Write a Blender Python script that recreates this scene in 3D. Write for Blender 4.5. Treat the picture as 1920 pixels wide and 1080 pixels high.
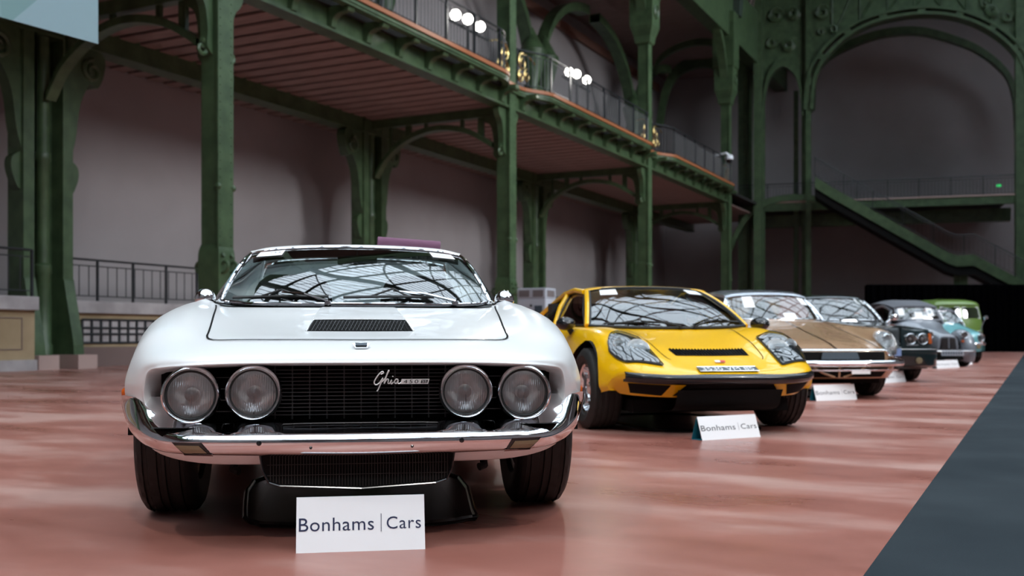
import bpy, bmesh, math, random
import numpy as np
from mathutils import Vector, Matrix
from mathutils.bvhtree import BVHTree
random.seed(7)
for o in list(bpy.data.objects):
    bpy.data.objects.remove(o, do_unlink=True)
SC = bpy.context.scene
COL = SC.collection

# ------------------------------------------------------------------ camera
F, CX, HY, H = 1950.0, 960.0, 630.0, 0.70          # focal length and horizon in photo pixels, eye height in metres
A = math.atan2(1945 - 960, F)                       # the camera looks this far left of the gallery direction (+Y)
CA, SA = math.cos(A), math.sin(A)
cam_d = bpy.data.cameras.new('camera'); cam = bpy.data.objects.new('camera', cam_d); COL.objects.link(cam)
cam.location = (0, 0, H); cam.rotation_euler = (math.pi / 2, 0, A)
cam_d.sensor_width = 36; cam_d.lens = 36 * F / 1920; cam_d.shift_y = (HY - 540) / 1920
cam_d.clip_start = 0.05; cam_d.clip_end = 400
cam_d.dof.use_dof = True; cam_d.dof.focus_distance = 3.75; cam_d.dof.aperture_fstop = 3.4; cam_d.dof.aperture_blades = 0
SC.camera = cam
# ------------------------------------------------------------------ sky
wd = bpy.data.worlds.new('sky'); SC.world = wd; wd.use_nodes = True
bg = wd.node_tree.nodes['Background']; bg.inputs[0].default_value = (0.81, 0.915, 1.0, 1); bg.inputs[1].default_value = 3.9
# ------------------------------------------------------------------ colour management
SC.view_settings.view_transform = 'Standard'; SC.view_settings.look = 'None'
SC.view_settings.exposure = 0.0; SC.view_settings.gamma = 1.0; SC.view_settings.use_curve_mapping = False

# ------------------------------------------------------------------ pixel helpers
def cw(r, f, z=0.0):                                # camera-plane metres (right, forward) -> world
    return Vector((r * CA - f * SA, r * SA + f * CA, z))
def at(px, py, Zc):
    return cw((px - CX) / F * Zc, Zc, H + (HY - py) / F * Zc)
def ground(px, py):
    Z = H * F / (py - HY); return cw((px - CX) / F * Z, Z, 0)
def on_x(px, py, X):                                # ray against a plane x = const (parallel to the gallery)
    k = (px - CX) / F; d = cw(k, 1.0); t = X / d.x
    return Vector((X, d.y * t, H + (HY - py) / F * t))

# ------------------------------------------------------------------ materials
MAT = {}
def mat(name, col, rough=0.5, metal=0.0, coat=0.0, emit=None, es=0.0, spec=0.5, ior=None, coat_rough=0.03):
    m = bpy.data.materials.new(name); m.use_nodes = True
    b = m.node_tree.nodes['Principled BSDF']
    b.inputs['Base Color'].default_value = (*col, 1); b.inputs['Roughness'].default_value = rough
    b.inputs['Metallic'].default_value = metal; b.inputs['Coat Weight'].default_value = coat
    b.inputs['Coat Roughness'].default_value = coat_rough
    b.inputs['Specular IOR Level'].default_value = spec
    if emit: b.inputs['Emission Color'].default_value = (*emit, 1); b.inputs['Emission Strength'].default_value = es
    MAT[name] = m; return m
def nodes(m): return m.node_tree.nodes, m.node_tree.links, m.node_tree.nodes['Principled BSDF']
def noise_col(m, c1, c2, scale, detail=6, lo=0.35, hi=0.65, vec='Object', stretch=(1, 1, 1)):
    n, l, b = nodes(m)
    tc = n.new('ShaderNodeTexCoord'); mp = n.new('ShaderNodeMapping'); mp.inputs['Scale'].default_value = stretch
    tx = n.new('ShaderNodeTexNoise'); tx.inputs['Scale'].default_value = scale; tx.inputs['Detail'].default_value = detail
    cr = n.new('ShaderNodeValToRGB'); cr.color_ramp.elements[0].position = lo; cr.color_ramp.elements[1].position = hi
    cr.color_ramp.elements[0].color = (*c1, 1); cr.color_ramp.elements[1].color = (*c2, 1)
    l.new(tc.outputs[vec], mp.inputs[0]); l.new(mp.outputs[0], tx.inputs['Vector']); l.new(tx.outputs[0], cr.inputs[0]); l.new(cr.outputs[0], b.inputs['Base Color'])
    return tx, cr
def bump_noise(m, scale, dist, strength=1.0, detail=2):
    n, l, b = nodes(m)
    tc = n.new('ShaderNodeTexCoord'); tx = n.new('ShaderNodeTexNoise'); tx.inputs['Scale'].default_value = scale; tx.inputs['Detail'].default_value = detail
    bp = n.new('ShaderNodeBump'); bp.inputs['Distance'].default_value = dist; bp.inputs['Strength'].default_value = strength
    l.new(tc.outputs['Object'], tx.inputs['Vector']); l.new(tx.outputs[0], bp.inputs['Height']); l.new(bp.outputs[0], b.inputs['Normal'])

mat('white_paint', (0.82, 0.83, 0.83), 0.3, 0, 0.45, spec=0.25)
mat('yellow_paint', (0.90, 0.50, 0.003), 0.28, 0, 0.6, spec=0.3)
mat('bronze_paint', (0.46, 0.28, 0.16), 0.25, 0.15, 1.0)
mat('silver_roof', (0.42, 0.45, 0.5), 0.15, 0.7, 0.6)
mat('green_black_paint', (0.004, 0.016, 0.018), 0.2, 0, 1.0)
mat('grey_paint', (0.20, 0.22, 0.25), 0.3, 0, 0.8)
mat('turquoise_paint', (0.16, 0.42, 0.45), 0.3, 0, 0.8)
mat('moss_paint', (0.12, 0.21, 0.035), 0.35, 0, 0.6)
mat('chrome', (0.86, 0.87, 0.89), 0.05, 1.0)
mat('dull_metal', (0.45, 0.46, 0.47), 0.3, 1.0)
mat('black_rubber', (0.012, 0.012, 0.012), 0.55)
mat('black_gloss', (0.008, 0.009, 0.011), 0.18, 0, 0.3)
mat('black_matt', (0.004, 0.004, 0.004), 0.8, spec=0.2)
mat('grille_grey', (0.06, 0.06, 0.063), 0.4, 0.6)
mat('grille_fin', (0.02, 0.018, 0.016), 0.5, 0.2)
mat('tire', (0.014, 0.013, 0.012), 0.62); bump_noise(MAT['tire'], 60, 0.002, 0.6)
mat('interior', (0.014, 0.013, 0.013), 0.6)
mat('red_leather', (0.16, 0.012, 0.010), 0.5)
mat('amber', (0.55, 0.10, 0.01), 0.2, 0, 0.5)
mat('cream_lens', (0.25, 0.20, 0.12), 0.25)
mat('paper', (0.92, 0.93, 0.94), 0.6)
mat('badge_silver', (0.72, 0.69, 0.67), 0.3, 0.3)
mat('sign_teal', (0.01, 0.16, 0.22), 0.5)
mat('ink_navy', (0.006, 0.012, 0.06), 0.5)
mat('ink_grey', (0.07, 0.08, 0.09), 0.5)
mat('ink_white', (0.8, 0.82, 0.84), 0.5)
mat('plate_dark', (0.05, 0.07, 0.09), 0.35)
mat('plate_blue', (0.25, 0.36, 0.62), 0.4)
mat('flag_red', (0.6, 0.05, 0.06), 0.4)
mat('soft_top', (0.085, 0.09, 0.105), 0.75); bump_noise(MAT['soft_top'], 40, 0.004, 0.5)
mat('mauve_cloth', (0.17, 0.075, 0.13), 0.9); bump_noise(MAT['mauve_cloth'], 14, 0.02, 0.7)
mat('brass', (0.75, 0.55, 0.22), 0.3, 1.0)
mat('rail_iron', (0.016, 0.019, 0.022), 0.45)
mat('orange_wood', (0.30, 0.10, 0.035), 0.5)
mat('curtain_black', (0.0016, 0.0016, 0.002), 1.0, spec=0.0); bump_noise(MAT['curtain_black'], 3, 0.05, 0.5)
mat('unit_grey', (0.42, 0.45, 0.50), 0.5)
mat('unit_slots', (0.15, 0.13, 0.13), 0.6)
mat('cctv_white', (0.75, 0.78, 0.82), 0.35)
mat('exit_green', (0.02, 0.3, 0.08), 0.4, emit=(0.05, 0.8, 0.2), es=0.6)
mat('lamp_glow', (1, 1, 1), 0.4, emit=(1.0, 0.97, 0.9), es=7)
mat('tray_black', (0.006, 0.007, 0.008), 0.22, 0, 0.2)
# green cast iron
m = mat('green_iron', (0.05, 0.11, 0.06), 0.42); noise_col(m, (0.038, 0.070, 0.031), (0.064, 0.110, 0.050), 3.0); 
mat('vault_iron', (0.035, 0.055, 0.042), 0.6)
# walls
m = mat('mauve_wall', (0.3, 0.26, 0.27), 0.9); noise_col(m, (0.28, 0.255, 0.257), (0.34, 0.315, 0.32), 0.35, 4, 0.3, 0.7)
m = mat('stone', (0.36, 0.33, 0.33), 0.8); noise_col(m, (0.30, 0.275, 0.275), (0.42, 0.39, 0.39), 2.0)
m = mat('beige_panel', (0.36, 0.27, 0.16), 0.8); noise_col(m, (0.30, 0.22, 0.125), (0.40, 0.30, 0.18), 1.2)
m = mat('brown_base', (0.16, 0.11, 0.10), 0.8)
m = mat('pink_stone', (0.42, 0.30, 0.27), 0.8)
m = mat('plank', (0.25, 0.145, 0.125), 0.75); noise_col(m, (0.21, 0.145, 0.13), (0.31, 0.22, 0.2), 1.5, 5, 0.3, 0.7, stretch=(1, 6, 1))
m = mat('plank_gap', (0.012, 0.012, 0.010), 0.9)
# concrete floor
m = mat('pink_concrete', (0.42, 0.2, 0.18), 0.3, spec=0.25)
mat('cornice_brown', (0.24, 0.12, 0.09), 0.7)
n, l, b = nodes(m)
tc = n.new('ShaderNodeTexCoord')
t1 = n.new('ShaderNodeTexNoise'); t1.inputs['Scale'].default_value = 0.9; t1.inputs['Detail'].default_value = 4; t1.inputs['Roughness'].default_value = 0.5
mp = n.new('ShaderNodeMapping'); mp.inputs['Rotation'].default_value = (0, 0, A); mp.inputs['Scale'].default_value = (0.7, 1.7, 1)
l.new(tc.outputs['Object'], mp.inputs[0]); l.new(mp.outputs[0], t1.inputs['Vector'])
cr = n.new('ShaderNodeValToRGB'); e = cr.color_ramp.elements
e[0].position = 0.30; e[0].color = (0.29, 0.098, 0.072, 1); e[1].position = 0.65; e[1].color = (0.53, 0.31, 0.265, 1)
k = e.new(0.5); k.color = (0.40, 0.163, 0.128, 1)
l.new(t1.outputs[0], cr.inputs[0])
t2 = n.new('ShaderNodeTexNoise'); t2.inputs['Scale'].default_value = 3.2; t2.inputs['Detail'].default_value = 7; t2.inputs['Roughness'].default_value = 0.65
l.new(tc.outputs['Object'], t2.inputs['Vector'])
mx = n.new('ShaderNodeMixRGB'); mx.blend_type = 'MULTIPLY'; mx.inputs[0].default_value = 0.35
l.new(cr.outputs[0], mx.inputs[1]); l.new(t2.outputs[0], mx.inputs[2])
l.new(mx.outputs[0], b.inputs['Base Color'])
rr = n.new('ShaderNodeMapRange'); rr.inputs[1].default_value = 0.3; rr.inputs[2].default_value = 0.7; rr.inputs[3].default_value = 0.24; rr.inputs[4].default_value = 0.42
l.new(t1.outputs[0], rr.inputs[0]); l.new(rr.outputs[0], b.inputs['Roughness'])
bp = n.new('ShaderNodeBump'); bp.inputs['Distance'].default_value = 0.002; bp.inputs['Strength'].default_value = 0.12
# carpet
m = mat('slate_carpet', (0.04, 0.055, 0.065), 0.95, spec=0.15); noise_col(m, (0.020, 0.028, 0.034), (0.032, 0.042, 0.049), 1.4, 8, 0.3, 0.7); bump_noise(m, 500, 0.003, 0.6)
# banner
m = mat('banner', (0.4, 0.6, 0.62), 0.7); n, l, b = nodes(m)
tc = n.new('ShaderNodeTexCoord'); vo = n.new('ShaderNodeTexVoronoi'); vo.inputs['Scale'].default_value = 0.55
cr = n.new('ShaderNodeValToRGB'); cr.color_ramp.elements[0].color = (0.13, 0.27, 0.25, 1); cr.color_ramp.elements[1].color = (0.30, 0.42, 0.48, 1)
sp = n.new('ShaderNodeSeparateColor'); l.new(tc.outputs['Object'], vo.inputs['Vector']); l.new(vo.outputs['Color'], sp.inputs[0]); l.new(sp.outputs[0], cr.inputs[0]); l.new(cr.outputs[0], b.inputs['Base Color'])

def glass_mat(name, tint, ior, rough=0.0, wave=0.0, wscale=2.0, rib=0.0, base=0.0):
    m = bpy.data.materials.new(name); m.use_nodes = True; n, l = m.node_tree.nodes, m.node_tree.links
    n.remove(n['Principled BSDF']); out = n['Material Output']
    tr = n.new('ShaderNodeBsdfTransparent'); tr.inputs[0].default_value = (*tint, 1)
    gl = n.new('ShaderNodeBsdfGlossy'); gl.inputs['Roughness'].default_value = rough; gl.inputs[0].default_value = (1, 1, 1, 1)
    fr = n.new('ShaderNodeFresnel'); fr.inputs[0].default_value = ior
    ad = n.new('ShaderNodeMath'); ad.operation = 'ADD'; ad.use_clamp = True; ad.inputs[1].default_value = base; l.new(fr.outputs[0], ad.inputs[0])
    ms = n.new('ShaderNodeMixShader'); l.new(ad.outputs[0], ms.inputs[0]); l.new(tr.outputs[0], ms.inputs[1]); l.new(gl.outputs[0], ms.inputs[2]); l.new(ms.outputs[0], out.inputs[0])
    if wave or rib:
        tc = n.new('ShaderNodeTexCoord'); bp = n.new('ShaderNodeBump'); bp.inputs['Strength'].default_value = 1.0
        if wave:
            tx = n.new('ShaderNodeTexNoise'); tx.inputs['Scale'].default_value = wscale; tx.inputs['Detail'].default_value = 0.5
            bp.inputs['Distance'].default_value = wave
        else:
            tx = n.new('ShaderNodeTexWave'); tx.bands_direction = 'X'; tx.inputs['Scale'].default_value = rib; tx.inputs['Distortion'].default_value = 0.0
            bp.inputs['Distance'].default_value = 0.006
        l.new(tc.outputs['Object'], tx.inputs['Vector']); l.new(tx.outputs[0], bp.inputs['Height'])
        l.new(bp.outputs[0], gl.inputs['Normal'])
    MAT[name] = m; return m
glass_mat('screen_glass', (0.50, 0.56, 0.55), 2.2, 0.0, 0.02, 1.9)
glass_mat('side_glass', (0.55, 0.6, 0.6), 1.6)
glass_mat('dark_glass', (0.10, 0.10, 0.11), 1.5)
mat('lamp_dark', (0.10, 0.12, 0.14), 0.3, 0.5)
glass_mat('roof_glass', (0.93, 0.96, 1.0), 1.25)
glass_mat('lamp_glass', (0.90, 0.92, 0.93), 1.5, 0.12, rib=42.0, base=0.22)
glass_mat('lamp_cover', (0.62, 0.68, 0.72), 2.1, 0.0, 0.02, 5.0)

# ------------------------------------------------------------------ mesh helpers
def catmull(P, sub):
    P = np.asarray(P, float); n = len(P)
    a = np.concatenate([[2 * P[0] - P[1]], P, [2 * P[-1] - P[-2]]])
    out = []
    for i in range(n - 1):
        p0, p1, p2, p3 = a[i], a[i + 1], a[i + 2], a[i + 3]
        for k in range(sub):
            t = k / sub
            out.append(0.5 * (2 * p1 + (p2 - p0) * t + (2 * p0 - 5 * p1 + 4 * p2 - p3) * t * t + (3 * p1 - p0 - 3 * p2 + p3) * t ** 3))
    out.append(P[-1]); return np.array(out)

class MB:
    def __init__(s): s.v = []; s.f = []
    def add(s, v, f):
        o = len(s.v); s.v += [tuple(map(float, p)) for p in v]; s.f += [tuple(i + o for i in q) for q in f]; return s
    def box(s, x0, x1, y0, y1, z0, z1):
        return s.add([(x0, y0, z0), (x1, y0, z0), (x1, y1, z0), (x0, y1, z0), (x0, y0, z1), (x1, y0, z1), (x1, y1, z1), (x0, y1, z1)],
                     [(0, 3, 2, 1), (4, 5, 6, 7), (0, 1, 5, 4), (1, 2, 6, 5), (2, 3, 7, 6), (3, 0, 4, 7)])
    def grid(s, G, flip=False, skip=None, close=False):
        G = np.asarray(G, float); r, c = G.shape[:2]; f = []
        for i in range(r - 1):
            for j in range(c if close else c - 1):
                if skip and skip(i, j): continue
                j2 = (j + 1) % c
                q = (i * c + j, i * c + j2, (i + 1) * c + j2, (i + 1) * c + j)
                f.append(q[::-1] if flip else q)
        return s.add(G.reshape(-1, 3), f)
    def prism(s, poly, d):                          # poly: 3D points (planar), d: extrusion vector
        n = len(poly); P = [Vector(p) for p in poly]; d = Vector(d)
        return s.add([tuple(p) for p in P] + [tuple(p + d) for p in P],
                     [tuple(range(n))[::-1], tuple(range(n, 2 * n))] + [(i, (i + 1) % n, n + (i + 1) % n, n + i) for i in range(n)])
    def tube(s, path, r, seg=8, cap=True, closed=False):
        P = [Vector(p) for p in path]; n = len(P); R = r if hasattr(r, '__len__') else [r] * n
        rings = []; up = None
        for i in range(n):
            if closed: t = (P[(i + 1) % n] - P[i - 1])
            else: t = P[min(i + 1, n - 1)] - P[max(i - 1, 0)]
            t = t.normalized()
            if up is None: up = Vector((0, 0, 1)) if abs(t.z) < 0.9 else Vector((1, 0, 0))
            a = t.cross(up).normalized(); b = a.cross(t).normalized(); up = b
            rings.append([P[i] + (a * math.cos(k * 2 * math.pi / seg) + b * math.sin(k * 2 * math.pi / seg)) * R[i] for k in range(seg)])
        if closed: rings.append(rings[0])
        o = len(s.v); s.grid([[tuple(p) for p in q] for q in rings], close=True)
        if cap and not closed:
            s.f.append(tuple(range(o, o + seg))); m_ = o + (len(rings) - 1) * seg; s.f.append(tuple(range(m_, m_ + seg))[::-1])
        return s
    def lathe(s, prof, seg=32, axis='z', c=(0, 0, 0)):      # prof: (radius, height)
        G = []
        for r, h in prof:
            ring = []
            for k in range(seg):
                a = 2 * math.pi * k / seg; x, y = r * math.cos(a), r * math.sin(a)
                p = {'z': (x, y, h), 'y': (x, h, y), 'x': (h, x, y)}[axis]
                ring.append((p[0] + c[0], p[1] + c[1], p[2] + c[2]))
            G.append(ring)
        return s.grid(G, close=True)
    def build(s, name, material, parent=None, smooth=False, ang=40, bevel=0, loc=None):
        me = bpy.data.meshes.new(name); me.from_pydata(s.v, [], s.f); me.validate()
        bm = bmesh.new(); bm.from_mesh(me)
        if bevel:
            bmesh.ops.bevel(bm, geom=[e for e in bm.edges if len(e.link_faces) == 2 and e.calc_face_angle(0) > 0.6], offset=bevel, segments=2, affect='EDGES', profile=0.6)
        bmesh.ops.recalc_face_normals(bm, faces=bm.faces); bm.to_mesh(me); bm.free()
        if smooth: me.shade_smooth(); me.set_sharp_from_angle(angle=math.radians(ang))
        me.materials.append(MAT[material] if isinstance(material, str) else material)
        o = bpy.data.objects.new(name, me); COL.objects.link(o)
        if parent: o.parent = parent
        if loc is not None: o.location = loc
        return o

def tag(o, label=None, cat=None, group=None, kind=None):
    if label: o['label'] = label
    if cat: o['category'] = cat
    if group: o['group'] = group
    if kind: o['kind'] = kind
    return o
def empty(name, loc, rz=0.0, label=None, cat=None, group=None):
    o = bpy.data.objects.new(name, None); COL.objects.link(o); o.location = loc; o.rotation_euler = (0, 0, rz); o.empty_display_size = 0.2
    return tag(o, label, cat, group)
def inst(src, parent=None, loc=None, rot=None, scale=None):        # a copy that shares mesh data
    c = src.copy(); COL.objects.link(c)
    c.parent = parent if parent else src.parent
    if loc is not None: c.location = loc
    if rot is not None: c.rotation_euler = rot
    if scale is not None: c.scale = scale
    return c
def box(name, material, parent, x0, x1, y0, y1, z0, z1, bevel=0):
    return MB().box(x0, x1, y0, y1, z0, z1).build(name, material, parent, bevel=bevel)
def struct(o): o['kind'] = 'structure'; return o

# lettering, made into meshes before the scene fills up
TXT = {}
def make_text(key, body, sx=1.0, space=1.0):
    cu = bpy.data.curves.new('lettering', 'FONT'); cu.body = body; cu.size = 1.0; cu.space_character = space; cu.resolution_u = 4
    o = bpy.data.objects.new('lettering', cu); COL.objects.link(o); dg = bpy.context.evaluated_depsgraph_get(); dg.update()
    me = o.evaluated_get(dg).to_mesh(); v = np.array([tuple(p.co) for p in me.vertices]); f = [tuple(p.vertices) for p in me.polygons]
    mn, mx_ = v.min(0), v.max(0); v = v - (mn + mx_) / 2; w, h = (mx_ - mn)[:2]
    TXT[key] = (v, f, w, h); bpy.data.objects.remove(o, do_unlink=True); bpy.data.curves.remove(cu)
for key, body, sp in (('bonhams', 'Bonhams', 1.05), ('cars', 'Cars', 1.08), ('plate', '3530 VM 85', 1.0), ('lot', '159', 1.3), ('notice1', 'Please do', 1.1), ('notice2', 'not touch', 1.1), ('n450', '450', 1.3), ('ss', 'SS', 1.0)):
    make_text(key, body, space=sp)
def letters(name, key, material, parent, c, right, up, w, h):
    v, f, tw, th = TXT[key]; c, right, up = Vector(c), Vector(right).normalized(), Vector(up).normalized()
    P = [c + right * (p[0] / tw * w) + up * (p[1] / th * h) for p in v]
    return MB().add([tuple(p) for p in P], f).build(name, material, parent)
# ================================================================== the hall
XF, XB, XW = -14.1, -19.0, -21.2                    # front columns, wall columns, back wall
P0, PY = 15.3, 12.22                                # first column and bay length along the gallery
ZB = 8.15                                           # gallery floor edge
colY = lambda n: P0 + PY * n
struct(MB().box(-30, 30, -36, 75, -0.12, 0).build('floor', 'pink_concrete'))
tag(box('carpet', 'slate_carpet', None, -0.45, 3.4, -12, 44, 0.0, 0.006), 'long slate grey carpet runner laid beside the row of cars', 'carpet')
struct(box('wall_left', 'mauve_wall', None, XW - 0.4, XW, -36, 76, 0, 18))
struct(box('wall_right', 'mauve_wall', None, 23, 23.4, -36, 75, 0, 18))
struct(box('wall_rear', 'mauve_wall', None, -21.6, 23.4, -36.4, -36, 0, 32))
# glazed vault over the nave
vault = struct(empty('ceiling', (0, 0, 0)))
VX, VHW, VZ, VR = 1.2, 15.3, 17.0, 12.5
def arc(Y, a0=0.0, a1=math.pi, n=24, d=0.0):
    return [(VX - (VHW + d) * math.cos(a0 + (a1 - a0) * i / n), Y, VZ + (VR + d) * math.sin(a0 + (a1 - a0) * i / n)) for i in range(n + 1)]
rib0 = None
for k in range(18):
    Y = -33 + 6.11 * k
    if rib0 is None:
        rib0 = MB()
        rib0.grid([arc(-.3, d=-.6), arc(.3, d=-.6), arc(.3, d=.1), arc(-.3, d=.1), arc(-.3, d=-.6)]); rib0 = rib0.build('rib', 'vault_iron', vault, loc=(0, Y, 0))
    else: inst(rib0, loc=(0, Y, 0))
for k in range(13):
    a = math.pi * (k + .5) / 13; x, z = VX - VHW * math.cos(a), VZ + VR * math.sin(a)
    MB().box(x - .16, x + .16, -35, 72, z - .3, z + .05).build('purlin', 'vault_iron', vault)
for k in range(17):                                  # diagonal bracing of each bay
    for s in (0, 1):
        mb = MB(); pts = []
        for i in range(25):
            t = i / 24; a = math.pi * (.08 + .84 * t); yy = -33 + 6.11 * (k + ((t * 4) % 1 if int(t * 4) % 2 == s else 1 - (t * 4) % 1))
            pts.append((VX - (VHW - .2) * math.cos(a), yy, VZ + (VR - .2) * math.sin(a)))
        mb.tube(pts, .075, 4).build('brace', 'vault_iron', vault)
mb = MB()
for k in range(165):
    Y = -34 + .64 * k; mb.grid([arc(Y - .032, n=20), arc(Y + .032, n=20), arc(Y + .032, n=20, d=.07), arc(Y - .032, n=20, d=.07), arc(Y - .032, n=20)])
tag(mb.build('glazing_bars', 'vault_iron', vault), kind='stuff')
MB().grid([arc(-35.5, n=32, d=.08), arc(54, n=32, d=.08)]).build('glass', 'roof_glass', vault)
MB().grid([arc(54, n=32, d=.12), arc(76, n=32, d=.12)]).build('added_light_block', 'plank', vault)  # unseen opaque sheet added to keep skylight off the far end
MB().box(XW - .4, XF + .2, -36, 66, 17.0, 17.4).build('side_roof', 'plank', vault)
MB().box(XF - .4, XF + .3, -36, 66, 15.8, 18.6).build('springer_beam', 'green_iron', vault)
MB().box(16.3, 23.4, -36, 75, 17.0, 17.4).build('side_roof', 'plank', vault)

# ---- front columns
def scroll(mb, c, ax, r0, tw, turns=1.4, thick=.05, sgn=1):   # a flat volute in the plane spanned by ax (horizontal) and z
    c, ax = Vector(c), Vector(ax); pts = []
    for i in range(22):
        t = i / 21; a = sgn * (t * turns * 2 * math.pi) + math.pi / 2; r = r0 * (1 - .82 * t)
        pts.append(c + ax * (r * math.cos(a)) + Vector((0, 0, r * math.sin(a))))
    mb.tube(pts, [thick * (1 - .4 * i / 21) for i in range(22)], 6); return mb
def iron_column(n, label):
    o = empty('iron_column', (XF, colY(n), 0), 0, label, 'column')
    w1, w2 = .22, .18
    MB().box(-w1, w1 - .03, -w2, w2, 0, 12.4).build('shaft', 'green_iron', o, bevel=.015)
    MB().box(w1 - .03, w1 + .015, -w2 - .03, w2 + .03, 0, 12.4).build('flange', 'green_iron', o)
    if n >= 0:
        rv = MB()
        for i in range(70):
            z = 1.0 + .16 * i
            for yy in (-.15, .15):
                rv.lathe([(.018, 0), (.013, .012), (.001, .015)], 6, 'x', (w1 + .015, yy, z))
        tag(rv.build('rivets', 'green_iron', o), kind='stuff')
    MB().box(-.34, .34, -.30, .30, 0, .55).build('plinth', 'green_iron', o, bevel=.03)
    MB().grid(catmull([[(s * (.24 + e), t * (.205 + e), z) for s, t in ((-1, -1), (1, -1), (1, 1), (-1, 1), (-1, -1))] for z, e in ((.55, .03), (.9, .02), (1.5, .012), (2.0, .02), (2.3, .012), (2.45, -.02))], 4)).build('base_casing', 'green_iron', o, True)
    for s in (-1, 1):
        for t in (-1, 1):
            b = MB(); scroll(b, (s * .30, t * .12, 2.05), (s, 0, 0), .20, .1, 1.2, .045); b.build('scroll', 'green_iron', o, True)
        MB().lathe([(.001, -.04), (.06, -.02), (.075, .02), (.05, .07), (.001, .09)], 12, 'y', (w1 - .02, s * .2, 3.55)).build('knob', 'green_iron', o, True)
        # bracket below the gallery girder
        zz = 6.05; prof = catmull([(.20, 7.4), (.62, 7.4), (.60, 7.2), (.40, 6.95), (.33, 6.5), (.34, 6.2), (.2, zz)], 4)
        b = MB().prism([(-.09, s * p[0], p[1]) for p in prof], (.18, 0, 0)); b.build('bracket', 'green_iron', o)
        b = MB(); scroll(b, (.0, s * .40, 6.15), (0, s, 0), .16, .1, 1.2, .05); b.build('scroll', 'green_iron', o, True)
    prof = catmull([(.20, 7.4), (.75, 7.4), (.70, 7.15), (.45, 6.95), (.36, 6.4), (.38, 6.1), (.2, 5.9)], 4)
    MB().prism([(-p[0], -.1, p[1]) for p in prof], (0, .2, 0)).build('bracket', 'green_iron', o)
    # capital and upper shaft
    G = [[(s * (w1 + e), t * (w2 + e), z) for s, t in ((-1, -1), (1, -1), (1, 1), (-1, 1), (-1, -1))] for z, e in ((12.35, 0), (12.45, .10), (12.7, .13), (13.1, .26), (14.2, .26), (14.3, .32), (17.0, .32))]
    MB().grid(G).build('capital', 'green_iron', o)
    for s in (-1, 1):
        b = MB(); scroll(b, (.50, 0, 13.65), (0, s, 0), .3, .1, 1.5, .04); b.build('scroll', 'green_iron', o, True)
        pts = [(0, s * (.4 + 5.4 * (1 - math.cos(a))), 13.2 + 3.8 * math.sin(a)) for a in np.linspace(0, 1.5, 14)]
        MB().grid([[(-.2, p[1], p[2]) for p in pts], [(.2, p[1], p[2]) for p in pts], [(.2, p[1], p[2] + .45) for p in pts], [(-.2, p[1], p[2] + .45) for p in pts], [(-.2, p[1], p[2]) for p in pts]]).build('arch_arm', 'green_iron', o)
    return o
iron_column(-1, 'green iron gallery column standing left of the hanging banner')
iron_column(0, 'green riveted iron column rising behind the round mirror of the white coupe')
iron_column(1, 'green iron column next to the grey cooling unit, between white and yellow coupes')
iron_column(2, 'slim green iron column rising behind the roof of the yellow coupe')
iron_column(3, 'green iron column with the white security camera at the gallery corner')

# ---- wall columns: two plates with a round pipe between
def wall_column(n, label):
    o = empty('wall_column', (XB, colY(n), 0), 0, label, 'column')
    for s in (-1, 1):
        y0, y1 = (-.62, -.36) if s < 0 else (.36, .62)
        foot = catmull([(.24, 7.5), (.24, 2.4), (.27, 1.9), (.42, 1.2), (.55, .6), (.58, .3)], 4)
        P = [(-.25, y0, .3)] + [(p[0], y0, p[1]) for p in foot[::-1]] + [(-.25, y0, 7.5)]
        MB().prism(P, (0, y1 - y0, 0)).build('pilaster', 'green_iron', o)
        box('pedestal', 'pink_stone', o, -.4, .85, y0 - .12, y1 + .12, 0, .3)
        b = MB(); prof = catmull([(.0, 7.1), (.85, 7.05), (.9, 6.6), (.72, 6.25), (.52, 6.3), (.25, 5.8), (.12, 5.0), (.0, 4.6)], 4)
        b.prism([(-.12, s * (.62 + p[0]), p[1]) for p in prof], (.3, 0, 0)).build('bracket', 'green_iron', o)
        b = MB(); scroll(b, (.2, s * 1.17, 6.6), (0, s, 0), .26, .1, 1.5, .06); b.build('scroll', 'green_iron', o, True)
        b = MB(); b.prism([(-.05, s * (.62 + p[0]), p[1]) for p in catmull([(0, 4.55), (.2, 4.4), (.22, 4.15), (.1, 3.85), (0, 3.75)], 4)], (.2, 0, 0)).build('boss', 'green_iron', o)
    MB().box(-.25, -.12, -.4, .4, .2, 7.5).build('web', 'green_iron', o)
    MB().lathe([(.2, 0.1), (.2, .5), (.17, .55), (.15, 2.0), (.18, 2.05), (.18, 2.2), (.13, 2.25), (.13, 4.4), (.16, 4.45), (.16, 4.6), (.13, 4.65), (.13, 7.5)], 20, 'z', (.05, 0, 0)).build('pipe', 'green_iron', o, True)
    # upper storey
    MB().box(-.3, .25, -.45, .45, ZB, 11.3).build('upper_shaft', 'green_iron', o, bevel=.03)
    MB().lathe([(.18, ZB), (.18, 10.6), (.30, 10.8), (.22, 11.1), (.45, 11.9), (.6, 12.6), (.5, 12.7), (.001, 13.6)], 12, 'z', (.2, .62, 0)).build('foliage_capital', 'green_iron', o, True)
    MB().lathe([(.18, ZB), (.18, 10.6), (.30, 10.8), (.22, 11.1), (.45, 11.9), (.6, 12.6), (.5, 12.7), (.001, 13.6)], 12, 'z', (.2, -.62, 0)).build('foliage_capital', 'green_iron', o, True)
    for s in (-1, 1):
        pts = [(.0, s * (.45 + 5.3 * (1 - math.cos(a))), 11.6 + 4.2 * math.sin(a)) for a in np.linspace(0, 1.52, 16)]
        MB().grid([[(-.3, p[1], p[2]) for p in pts], [(.25, p[1], p[2]) for p in pts], [(.25, p[1], p[2] + .4) for p in pts], [(-.3, p[1], p[2] + .4) for p in pts], [(-.3, p[1], p[2]) for p in pts]]).build('arch_arm', 'green_iron', o)
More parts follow.
